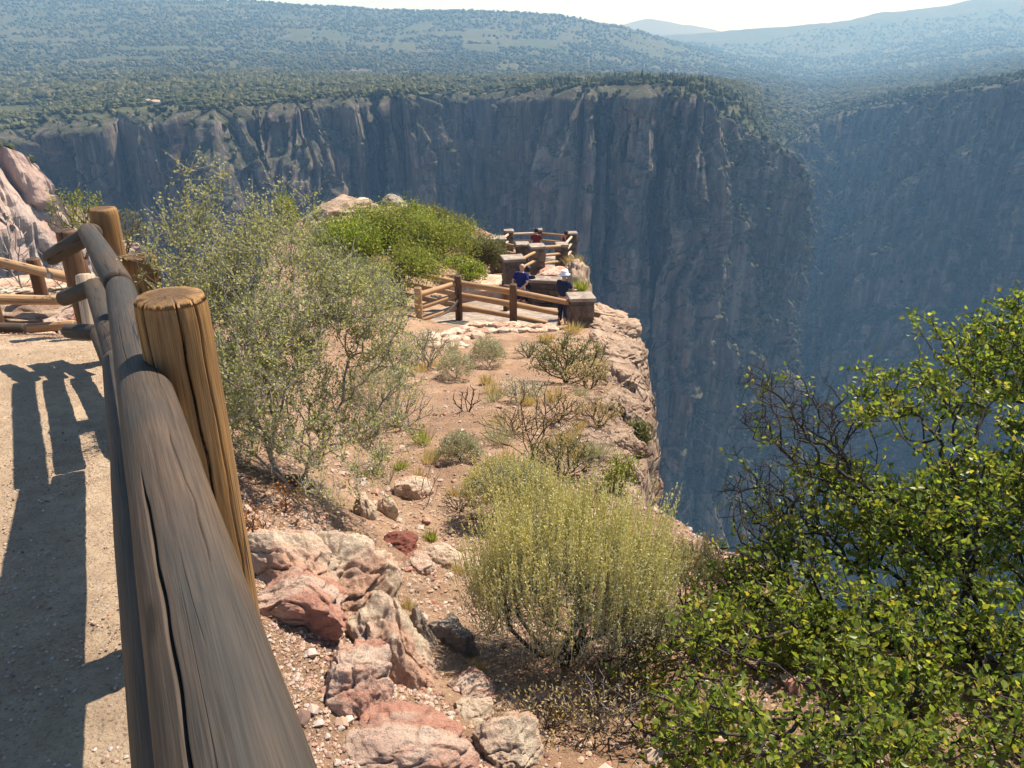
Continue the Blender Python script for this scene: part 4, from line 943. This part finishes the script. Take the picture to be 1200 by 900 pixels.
# plateau and hills behind the rim
PXT = np.array([-700, -300, 0, 100, 200, 300, 400, 560, 640, 720, 800, 870, 950, 1000, 1100, 1200, 1700, 2300.])
LAY = [
 (1400, [85, 85, 84, 82, 80, 82, 86, 90, 91, 93, 94, 98, 120, 113, 99, 85, 36, 0]),
 (2000, [50, 50, 48, 50, 47, 55, 60, 64, 70, 77, 87, 93, 104, 101, 88, 75, 20, -30]),
 (2500, [0, 5, 12, 16, 18, 28, 34, 38, 44, 60, 77, 88, 96, 92, 78, 64, 5, -60]),
 (3000, [-25, -20, -10, -5, 0, 5, 12, 16, 20, 34, 62, 80, 88, 84, 68, 54, 40, 30]),
 (3400, [-28, -22, -12, -6, -2, 1, 8, 12, 15, 28, 55, 74, 82, 78, 60, 46, 30, 20]),
 (4300, [40, 40, 40, 40, 40, 42, 44, 46, 48, 50, 54, 62, 66, 60, 44, 30, 10, 0]),
 (5600, [46, 46, 46, 46, 46, 46, 46, 46, 48, 48, 39, 30, 19, 13, -3, -20, -30, -30]),
 (6500, [110, 110, 110, 110, 110, 110, 110, 110, 110, 110, 110, 110, 110, 110, 100, 90, 60, 40])]
KY = [0, 18, 60, 150]; 
stn = slice(None, None, 3); SI = np.arange(0, NS, 3); spx = rpx[SI]
# plan px must be monotonic for the surface behind the rim
spm = np.maximum.accumulate(spx)
def ypx_of(x, y, z):
    zz = z - CZ; dep = y * CS - zz * SN; up = y * SN + zz * CS; return 450 - F_PX * up / dep
rimY = ry[SI]; rimZ = RZ[SI, 0]; rimX = rx[SI] + nx_[SI] * (off + dsp)[SI, 0]; rimYY = ry[SI] + ny_[SI] * (off + dsp)[SI, 0]
rim_yp = ypx_of(rx[SI], rimY, rz[SI])
dists = np.concatenate([[0, 6, 14, 26, 42], np.geomspace(60, 5600, 290)])
TX = np.zeros((len(SI), len(dists))); TY = TX.copy(); TZ = TX.copy()
knD = np.array([l[0] for l in LAY], float); knY = np.array([np.interp(spm, PXT, l[1]) for l in LAY]).T
for i in range(len(SI)):
    y0 = rimY[i]; d = y0 + dists * (1.0)
    kd_ = np.concatenate([[y0], knD[knD > y0 + 150]]); ky_ = np.concatenate([[rim_yp[i]], knY[i][knD > y0 + 150]])
    # interpolate the height (not the pixel) along the distance
    b = (450 - ky_) / F_PX; zk = CZ + (-SN + b * CS) / (CS + b * SN) * kd_; zk[0] = rimZ[i]
    z = np.interp(d, kd_, zk)
    a = (spm[i] - 600) / F_PX
    x = a * (d * CS - (z - CZ) * SN)
    w = sst(0, 60, dists)
    TX[i] = rimX[i] * (1 - w) + x * w; TY[i] = rimYY[i] * (1 - w) + (d + (ry[SI][i] - y0)) * w; TZ[i] = z
for k in range(6, len(dists)):       # smooth kinks across and along
    pass
kz = np.hanning(15); kz /= kz.sum()
for k in range(8, len(dists)): TZ[:, k] = np.convolve(np.pad(TZ[:, k], 7, 'edge'), kz, 'valid')
zc = TZ.copy(); kz2 = np.hanning(19); kz2 /= kz2.sum()
for i in range(len(SI)):
    s_ = np.convolve(np.pad(TZ[i], 9, 'edge'), kz2, 'valid'); w = sst(60, 140, dists); zc[i] = TZ[i] * (1 - w) + s_ * w
TZ = zc
amp = sst(20, 400, dists)[None, :] * np.interp(TY, [500, 1500, 5000], [3.0, 9, 26])
TZ = TZ + amp * fbm(TX / 330., TY / 330., 0, 4, 950) + .25 * amp * ridged(TX / 160., TY / 160., 0, 3, 951) + 1.2 * fbm(TX / 14., TY / 14., 0, 3, 952) * sst(0, 30, dists)[None, :]
m = M('scrub_hills'); c = m.co()
n1 = m.noise(c, .0035, 5, .6, .4); n2 = m.noise(c, .045, 5, .7); n3 = m.noise(c, .012, 4, .6)
col = m.ramp(n2, [(.35, (.06, .062, .03)), (.5, (.078, .08, .040)), (.62, (.10, .096, .054)), (.75, (.15, .13, .085))])
col = m.mix(m.ramp(n1, [(.45, 0.0), (.6, .6)]), col, (.055, .070, .036))
col = m.mix(m.ramp(n3, [(.58, 0.0), (.68, .6)]), col, (.19, .14, .10))
SCRUB = m.pr(col, 1.0, m.bump(m.noise(c, .09, 4, .7), 5, .8), .05)
pl = mesh_np('hills', np.stack([TX, TY, TZ], -1).reshape(-1, 3), grid_faces(len(SI), len(dists))[:, ::-1], SCRUB, world=Matrix.Identity(4)); tag(pl, kind='structure')

# woodland (stuff): tree and shrub clumps all over the far plateau
import bmesh
def ico0():
    bm = bmesh.new(); bmesh.ops.create_icosphere(bm, subdivisions=1, radius=1); v = np.array([p.co[:] for p in bm.verts]); f = np.array([[q.index for q in p.verts] for p in bm.faces]); bm.free(); return v, f
iv, if_ = ico0()
def clumps(name, pos, rad, hgt, mat, cone=False):
    N = len(pos); V = np.tile(iv, (N, 1, 1)); V = V * (1 + rng.uniform(-.35, .45, (N, len(iv), 1)))
    if cone: V[..., :2] *= np.clip(1.0 - .62 * (V[..., 2:3] + .2), .12, 1.2)
    V = V * np.stack([rad, rad, hgt], 1)[:, None, :] + pos[:, None, :] + np.stack([0 * rad, 0 * rad, hgt * .75], 1)[:, None, :]
    F_ = (if_[None] + (np.arange(N) * len(iv))[:, None, None]).reshape(-1, 3)
    return tag(mesh_np(name, V.reshape(-1, 3), F_, mat, world=Matrix.Identity(4), smooth=False), kind='stuff')
def tree_mat(name, cols):
    m = M(name); r = m.n('ShaderNodeNewGeometry').outputs['Random Per Island']
    return m.pr(m.ramp(r, [(i / (len(cols) - 1), c) for i, c in enumerate(cols)]), 1.0, None, .05)
WOOD = tree_mat('far_woodland', [(.035, .04, .018), (.06, .066, .028), (.10, .10, .045), (.07, .07, .032), (.15, .14, .075)])
vis = (spm > -60) & (spm < 1260); ii = np.where(vis)[0]
def bil(i, j):
    i0, j0 = np.floor(i).astype(int), np.floor(j).astype(int); i0 = np.clip(i0, 0, TX.shape[0] - 2); j0 = np.clip(j0, 0, TX.shape[1] - 2); u, w = i - i0, j - j0
    return np.stack([A[i0, j0] * (1 - u) * (1 - w) + A[i0 + 1, j0] * u * (1 - w) + A[i0, j0 + 1] * (1 - u) * w + A[i0 + 1, j0 + 1] * u * w for A in (TX, TY, TZ)], 1)
def sprinkle(n, jlo, jhi, thr=-.25, pw=1.0):
    # sample uniformly in picture column so the density follows what is seen
    px = rng.uniform(-50, 1250, n); i = np.interp(px, spm + np.arange(len(spm)) * 1e-4, np.arange(len(spm))) + rng.uniform(-.5, .5, n)
    j = jlo + (jhi - jlo) * rng.random(n)**pw
    p = bil(np.clip(i, 0, len(SI) - 1.01), j); k = (fbm(p[:, 0] / 90., p[:, 1] / 90., 0, 3, 960) + .5 * fbm(p[:, 0] / 380., p[:, 1] / 380., 0, 2, 961)) > thr + rng.uniform(-.25, .25, n)
    return p[k]
p = sprinkle(36000, 1, 110, -.15); s = .6 + 2.3 * rng.random(len(p))**2; clumps('woodland', p, s, s * rng.uniform(.6, 1.1, len(p)), WOOD)
p = sprinkle(115000, 90, 272, -.25); s = (1.1 + 3.4 * rng.random(len(p))**1.8) * np.interp(p[:, 1], [800, 3000, 5600], [1, 1.25, 2.0]); clumps('woodland', p, s, s * rng.uniform(.7, 1.0, len(p)), WOOD)
# conifers on the rim and the right crest
p = sprinkle(3500, 0.5, 22, .0); p = p[(p[:, 0] > 20)]; s = rng.uniform(1.2, 2.4, len(p)); clumps('woodland', p, s, s * rng.uniform(1.1, 2.1, len(p)), WOOD, True)
# scrub on the wall's shelves (upper part of the nose, foot slopes)
flat = np.stack([X, Y, ZZ], -1)
dz_ = -(np.diff(ZZ, axis=1)); dh = np.hypot(np.diff(X, axis=1), np.diff(Y, axis=1)); slope = dh / np.maximum(dz_, .01)
cand = np.argwhere((slope > np.where(rpx[:, None] > 950, .62, .75)) & (rpx[:, None] > -20) & (rpx[:, None] < 1240)); cand = cand[(rng.random(len(cand)) < .10) & ((rpx[cand[:, 0]] > 780) | (rng.random(len(cand)) < .35))]
p = flat[cand[:, 0], cand[:, 1]]; s = rng.uniform(.8, 2.0, len(p)); clumps('wall_scrub', p, s, s * rng.uniform(.8, 1.5, len(p)), WOOD)
# road on the far plateau
rp = np.array([[40, 129], [60, 126], [100, 125], [150, 126], [210, 121]], float)
# near left lit cliff
LR = [(-500, 190, 170), (-200, 175, 205), (-60, 170, 222), (0, 170, 230), (30, 179, 234), (52, 188, 238), (66, 202, 242), (78, 218, 246), (86, 236, 250), (94, 262, 262), (96, 300, 300), (80, 320, 380), (20, 330, 480)]
lp = np.array([PY(*r) for r in LR]); ls = np.concatenate([[0], np.cumsum(np.linalg.norm(np.diff(lp[:, :2], axis=0), axis=1))])
S2 = np.arange(0, ls[-1], .55); q = [np.interp(S2, ls, lp[:, i]) for i in range(3)]; q = [np.convolve(np.pad(a, 12, 'edge'), ker, 'valid') for a in q]
txx, tyy = np.gradient(q[0]), np.gradient(q[1]); h_ = np.hypot(txx, tyy); n2x, n2y = tyy / h_, -txx / h_
n2x = np.convolve(np.pad(n2x, 30, 'edge'), ker2, 'valid'); n2y = np.convolve(np.pad(n2y, 30, 'edge'), ker2, 'valid')
v2_ = np.linspace(0, 1, 300)**1.3; A2, B2 = np.meshgrid(S2, v2_, indexing='ij'); R2 = q[2][:, None] + 1.5 * fbm(A2 / 9., 0, 0, 3, 70); Z2 = R2 + (ZB - R2) * B2
wr = 6 * fbm(A2 / 40., Z2 / 50., 0, 3, 981)
o2 = -24 + 100 * B2**.85 + 70 * sst(.5, 1, B2) + 22 * ridged((A2 + wr) / 42., Z2 / 160., 0, 2, 982) * sst(0, .06, B2 + .02) + 20 * cre((A2 + wr) / 12., Z2 / 90., 983, .6) + 10 * cre((A2 + wr) / 4.6, Z2 / 34., 984, .6) + 4 * cre(A2 / 1.8, Z2 / 9., 986) + 5 * (vnoise((A2 + wr) / 9., Z2 / 16., 0, 987) > .1) + 4 * fbm(A2 / 7., Z2 / 7., 0, 4, 985)
X2 = q[0][:, None] + n2x[:, None] * o2; Y2 = q[1][:, None] + n2y[:, None] * o2
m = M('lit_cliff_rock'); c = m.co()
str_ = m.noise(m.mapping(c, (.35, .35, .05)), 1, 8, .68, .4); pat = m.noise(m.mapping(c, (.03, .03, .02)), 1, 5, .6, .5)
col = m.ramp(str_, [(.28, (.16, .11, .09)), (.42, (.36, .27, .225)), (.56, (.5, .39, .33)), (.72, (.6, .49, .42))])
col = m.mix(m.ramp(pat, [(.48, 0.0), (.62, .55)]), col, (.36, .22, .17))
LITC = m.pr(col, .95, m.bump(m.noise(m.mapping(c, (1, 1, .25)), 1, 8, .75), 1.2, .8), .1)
tag(mesh_np('cliff', np.stack([X2, Y2, Z2], -1).reshape(-1, 3), grid_faces(len(S2), 300)[:, ::-1], LITC, world=Matrix.Identity(4), smooth=False), kind='structure')
# its top: slopes gently up and away to the left
kk = np.array([0, 3, 8, 16, 30, 55, 90, 140]); TT = []
for d in kk:
    w = np.stack([X2[:, 0] - n2x * d, Y2[:, 0] - n2y * d, R2[:, 0] + .0 * d - .12 * d + 1.2 * fbm(S2 / 12., d / 12., 0, 3, 71) * min(1, d / 8)], 1); TT.append(w)
TT = np.array(TT).transpose(1, 0, 2); tag(mesh_np('cliff_top', TT.reshape(-1, 3), grid_faces(len(S2), len(kk))[:, ::-1], SCRUB, world=Matrix.Identity(4)), kind='structure')
i = rng.integers(100, len(S2) - 1, 900); j = rng.integers(0, 6, 900); u = rng.random(900)[:, None]; p = TT[i, j] * (1 - u) + TT[i, j + 1] * u; s = rng.uniform(.7, 1.7, 900)
clumps('clifftop_scrub', p, s, s * rng.uniform(.8, 1.4, 900), WOOD)
# canyon floor with river
gx, gy = np.meshgrid(np.linspace(-1600, 2600, 210), np.linspace(-1200, 1500, 140), indexing='ij')
gzz = -462 + 10 * fbm(gx / 60., gy / 60., 0, 4, 990) + 60 * sst(150, 20, np.hypot(gx, np.maximum(0, gy - 45)))
tag(mesh_np('canyon_floor', np.stack([gx, gy, gzz], -1).reshape(-1, 3), grid_faces(210, 140)[:, ::-1], CANY, world=Matrix.Identity(4)), kind='structure')
# distant blue mountain
mx = np.linspace(560, 960, 120); top = np.interp(mx, [560, 690, 722, 745, 765, 790, 812, 835, 870, 960], [60, 48, 31, 24, 22, 27, 30, 34, 44, 60])
prof = [(9300, 70, 0), (9700, 0, .4), (10200, 0, 1.0), (10800, 70, 0)]
R_ = []
for a, tp in zip(mx, top):
    e = tp + 1.3 * float(fbm(a / 14., 5, 0, 3, 8)); R_.append([PY(a, 90, 5900), PY(a, (e + 72) / 2 + 3, 6150), PY(a, e, 6400), PY(a, 90, 6650)])
tag(mesh_np('mountain', np.array(R_).reshape(-1, 3), grid_faces(120, 4)[:, ::-1], mat_plain('mountain_rock', (.12, .12, .12), 1, .2, .002), world=Matrix.Identity(4)), kind='structure')
# track on the far plateau
tr = []
kd2 = KDTree(TX.size)
fl = np.stack([TX, TY, TZ], -1).reshape(-1, 3)
sub = np.where((fl[:, 1] < 1100) & (fl[:, 0] < 100))[0]; kd2 = KDTree(len(sub))
for n_, i_ in enumerate(sub): kd2.insert((fl[i_, 0], fl[i_, 1], 0), n_)
kd2.balance()
for s in np.linspace(0, 1, 60):
    px = 30 + 190 * s; yy = 640 + 50 * math.sin(s * 4) + 30 * s
    x = (px - 600) / F_PX * (yy * CS + 50 * SN)
    z = fl[sub[kd2.find((x, yy, 0))[1]], 2]; tr.append((x, yy, z))
tr = np.array(tr); tr[:, 2] = np.convolve(np.pad(tr[:, 2], 3, 'edge'), np.ones(7) / 7, 'valid') + 1.3
w3 = np.stack([tr - [0, 4.5, 0], tr + [0, 4.5, .8]], 1)
tag(mesh_np('road', w3.reshape(-1, 3), grid_faces(60, 2)[:, ::-1], mat_plain('dirt_road', (.34, .25, .19), 1, .2, .1), world=Matrix.Identity(4)), kind='structure')

# ------------------------------------------------------------------ people
def skin_mesh(name, joints, edges, mat, parent, lvl=2, root=0):
    """joints: list of (x,y,z,rx,ry)"""
    me = bpy.data.meshes.new(name); me.from_pydata([j[:3] for j in joints], edges, []); me.materials.append(mat)
    o = bpy.data.objects.new(name, me); COL.objects.link(o); o.parent = parent
    o.modifiers.new('skin', 'SKIN').use_smooth_shade = True
    me.skin_vertices if False else None
    if not me.skin_vertices: me.attributes
    sv = me.skin_vertices[0].data
    for i, j in enumerate(joints): sv[i].radius = (j[3], j[4]); sv[i].use_root = (i == root)
    s = o.modifiers.new('sub', 'SUBSURF'); s.levels = s.render_levels = lvl; return o
SKIN = mat_plain('skin', (.50, .30, .21), .6, .08, 6)
def cloth(n, c): return mat_plain('cloth_' + n, c, .85, .12, 12, .2)
def person(foot, yaw, label, shirt, legs_m, hair=None, hat=None, short=True, arms='down', lean=0.0, h=1.74, shirt_len=.0):
    r = thing('person', foot, label, 'person'); r.rotation_euler = (0, 0, yaw); k = h / 1.75
    J = []; E = []
    def add(x, y, z, a, b=None, par=None):
        yy = y - lean * max(0, z - .9)                  # figure faces local -Y, leans forward
        J.append((x * k, yy * k, z * k, a * k, (b or a) * k)); i = len(J) - 1
        if par is not None: E.append((par, i))
        return i
    pel = add(0, 0, .95, .15, .11); wa = add(0, .0, 1.12, .135, .10, pel); ch = add(0, .0, 1.32, .16, .115, wa); nk0 = add(0, .0, 1.46, .075, .07, ch)
    nk = add(0, -.01, 1.53, .055, .055, nk0); h1 = add(0, -.02, 1.60, .075, .09, nk); h2 = add(0, -.02, 1.68, .078, .095, h1); h3 = add(0, -.01, 1.735, .05, .06, h2)
    ns = add(0, -.115, 1.63, .012, .016, h1)
    for sx in (-1, 1): add(sx * .085, -.01, 1.63, .010, .022, h1)
    hands = []
    for sx in (-1, 1):
        sh = add(sx * .18, .0, 1.41, .065, .06, ch)
        if arms == 'back': el = add(sx * .27, .10, 1.16, .042, None, sh); wr = add(sx * .10, .19, 1.00, .028, None, el); hd = (-.5 * sx, .1, -.8)
        elif arms == 'rail': el = add(sx * .25, -.14, 1.18, .042, None, sh); wr = add(sx * .20, -.36, 1.10, .028, None, el); hd = (0, -1, -.1)
        elif arms == 'face': el = add(sx * .22, -.16, 1.20, .042, None, sh); wr = add(sx * .10, -.26, 1.40, .028, None, el); hd = (0, -.3, .9)
        else: el = add(sx * .23, .02, 1.13, .042, None, sh); wr = add(sx * .24, -.04, .90, .028, None, el); hd = (0, -.1, -1)
        hd = np.array(hd) / np.linalg.norm(hd); w0 = np.array(J[wr][:3]) / k; w0[1] += lean * max(0, w0[2] - .9)
        pal = w0 + hd * .05; pi = add(*pal, .026, .014, wr); side = np.cross(hd, [0, 1, .2]); side /= np.linalg.norm(side)
        for q, (o_, L) in enumerate(((-.028, .07), (-.010, .08), (.010, .076), (.028, .06))):
            b1 = add(*(pal + side * o_ + hd * .045), .0085, None, pi); add(*(pal + side * o_ + hd * (.045 + L)), .007, None, b1)
        tb1 = add(*(pal - side * .04 * sx + hd * .01), .010, None, pi); add(*(pal - side * .06 * sx + hd * .05), .008, None, tb1)
        hip = add(sx * .09, .0, .86, .09, .095, pel); kn = add(sx * .10, -.02, .50, .062, None, hip); ca = add(sx * .10, .01, .33, .055, None, kn); an = add(sx * .105, .02, .09, .038, None, ca)
        add(sx * .11, -.10, .04, .042, .032, an)
    body = skin_mesh('body', J, E, SKIN, r, 2, 0)
    def part(name, pts, mat, edges=None, lvl=2):
        q = [(x * k, (y - lean * max(0, z - .9)) * k, z * k, a * k, b * k) for (x, y, z, a, b) in pts]
        return skin_mesh(name, q, edges or [(i, i + 1) for i in range(len(q) - 1)], mat, r, lvl, 0)
    bk = .02
    el_ = {'back': (.25, .08, 1.22), 'rail': (.235, -.10, 1.22), 'face': (.215, -.12, 1.24), 'down': (.225, .01, 1.2)}[arms]
    pts = [(0, 0, .93 - shirt_len, .175, .14), (0, 0, 1.12, .165, .128), (0, 0, 1.33, .18, .138), (0, 0, 1.455, .095, .085)]
    ed = [(0, 1), (1, 2), (2, 3)]
    for sx in (-1, 1): pts += [(sx * .185, 0, 1.41, .085, .08), (sx * el_[0], el_[1], el_[2], .068, .065)]; n = len(pts); ed += [(2, n - 2), (n - 2, n - 1)]
    part('shirt', pts, shirt, ed)
    kz = .50 if short else .10
    pts = [(0, 0, .96, .172, .132)]; ed = []
    for sx in (-1, 1): pts += [(sx * .09, 0, .84, .112, .115), (sx * .10, -.01, kz + .02, .085 if short else .06, .085 if short else .065)]; n = len(pts); ed += [(0, n - 2), (n - 2, n - 1)]
    part('shorts' if short else 'trousers', pts, legs_m, ed)
    for sx in (-1, 1): part('shoe', [(sx * .105, .05, .05, .048, .045), (sx * .11, -.04, .045, .05, .04), (sx * .112, -.14, .035, .045, .03)], SHOE)
    def headpart(name, mat, zlo, extra, rim=None):
        V_, F_ = [], []; n = 20
        prof = extra; z0 = 1.64
        for (rr, zz) in prof:
            for q in range(n):
                a = 2 * math.pi * q / n; V_.append([rr * .92 * math.cos(a), -.02 + rr * 1.08 * math.sin(a), zz])
        for i in range(len(prof) - 1):
            for q in range(n): F_.append((i * n + q, i * n + (q + 1) % n, (i + 1) * n + (q + 1) % n, (i + 1) * n + q))
        V_ = np.array(V_); V_[:, 1] -= lean * np.maximum(0, V_[:, 2] - .9); V_ *= k
        o = mesh_np(name, V_ + np.array(r.location), np.array(F_), mat, r); return o
    if hair is not None: headpart('hair', hair, 0, [(.105, 1.60), (.113, 1.66), (.108, 1.72), (.085, 1.77), (.04, 1.795), (.001, 1.80)])
    if hat is not None: headpart('hat', hat, 0, [(.19, 1.655), (.195, 1.66), (.122, 1.70), (.118, 1.76), (.10, 1.80), (.05, 1.815), (.001, 1.82)])
    # eyes
    for sx in (-1, 1):
        v, f = rockv(1, 3, (.012, .008, .008), 0); e = mesh_np('eye', (v + np.array([sx * .03, -.105 - lean * .75, 1.655])) * k + np.array(r.location), f, EYE, r); e.parent = body
    return r
SHOE = mat_plain('shoe', (.05, .045, .04), .7); EYE = mat_plain('eye', (.02, .02, .02), .3)
NAVY = cloth('royal_blue', (.015, .022, .12)); BLACK = cloth('black', (.018, .02, .03)); RED = cloth('red', (.17, .03, .03)); KH = cloth('khaki', (.25, .2, .15)); DN = cloth('dark_navy', (.022, .028, .06)); WHT = cloth('white', (.85, .85, .84)); HAIR = mat_plain('hair_dark', (.03, .022, .018), .6); HG = mat_plain('hair_grey', (.5, .47, .44), .7)
fl1 = P(610, 369, 26.6); fl2 = P(619, 370, 27.0)
person(fl1, 2.7, 'bald man in a royal blue shirt and shorts, hands behind back', NAVY, DN, None, None, True, 'back', .12, 1.78)
person(fl2, 3.3, 'dark haired person in black beside the man in the blue shirt', BLACK, BLACK, HAIR, None, True, 'rail', .10, 1.72)
p3 = P(659, 381, 23.0); person(p3, 2.6, 'person in dark clothes and white sun hat behind the near log fence', DN, DN, HAIR, WHT, False, 'rail', .05, 1.62)
p4 = P(628.5, 268, 37.2); p4[2] -= 1.74; person(p4, .1, 'person in a red top at the back railing of the overlook', RED, KH, HAIR, None, True, 'down', 0, 1.74)
p5 = P(664, 271, 37.0); p5[2] -= 1.70; person(p5, -.6, 'person in a dark red top at the far right corner of the overlook', RED, DN, HAIR, None, False, 'face', 0, 1.70)

# ------------------------------------------------------------------ haze, world, sun, camera
SUN_AZ = 45.0; SUN_EL = 57.0       # azimuth measured from +X towards +Y
hv = box_v((300, 3100, 20), (15000, 7600, 1240)); hm = bpy.data.materials.new('haze'); hm.use_nodes = True; t_ = hm.node_tree; t_.nodes.clear()
ho = t_.nodes.new('ShaderNodeOutputMaterial'); pv = t_.nodes.new('ShaderNodeVolumePrincipled'); pv.inputs['Color'].default_value = (.27, .56, 1.0, 1); pv.inputs['Absorption Color'].default_value = (1, 1, 1, 1); pv.inputs['Density'].default_value = 2.6e-4; pv.inputs['Anisotropy'].default_value = .15
t_.links.new(pv.outputs[0], ho.inputs['Volume'])
hz = mesh_np('haze', hv, BOXF, hm, smooth=False); tag(hz, kind='stuff')
hz.data.flip_normals() if False else None
w = bpy.data.worlds.new('World'); SC.world = w; w.use_nodes = True; nt = w.node_tree
bg = nt.nodes['Background']; sky = nt.nodes.new('ShaderNodeTexSky'); sky.sky_type = 'NISHITA'; sky.sun_disc = False
sky.sun_elevation = R(SUN_EL); sky.sun_rotation = R(90 - SUN_AZ); sky.altitude = 2400; sky.air_density = 1.0; sky.dust_density = .15; sky.ozone_density = 3.0
nt.links.new(sky.outputs[0], bg.inputs[0]); bg.inputs[1].default_value = .09
sd = bpy.data.lights.new('sun', 'SUN'); sd.energy = 5.0; sd.angle = R(.53); sd.color = (1, .94, .85); so = bpy.data.objects.new('sun', sd); COL.objects.link(so)
d = Vector((math.cos(R(SUN_AZ)) * math.cos(R(SUN_EL)), math.sin(R(SUN_AZ)) * math.cos(R(SUN_EL)), math.sin(R(SUN_EL))))
so.rotation_euler = d.to_track_quat('Z', 'Y').to_euler(); so.location = (20, 20, 60)
cd = bpy.data.cameras.new('camera'); cam = bpy.data.objects.new('camera', cd); COL.objects.link(cam); SC.camera = cam
cd.sensor_width = 36; cd.lens = 36 * F_PX / 1200; cam.location = (0, 0, CZ); cam.rotation_euler = (math.pi / 2 - PITCH, 0, 0); cd.clip_end = 30000; cd.clip_start = .05
SC.view_settings.view_transform = 'Standard'; SC.view_settings.look = 'None'; SC.view_settings.gamma = 1; SC.view_settings.exposure = 1.0
SC.view_settings.use_curve_mapping = False
c_ = SC.cycles; c_.use_denoising = True; c_.volume_bounces = 0; c_.max_bounces = 6; c_.diffuse_bounces = 3; c_.transmission_bounces = 3; c_.glossy_bounces = 2
c_.use_adaptive_sampling = True
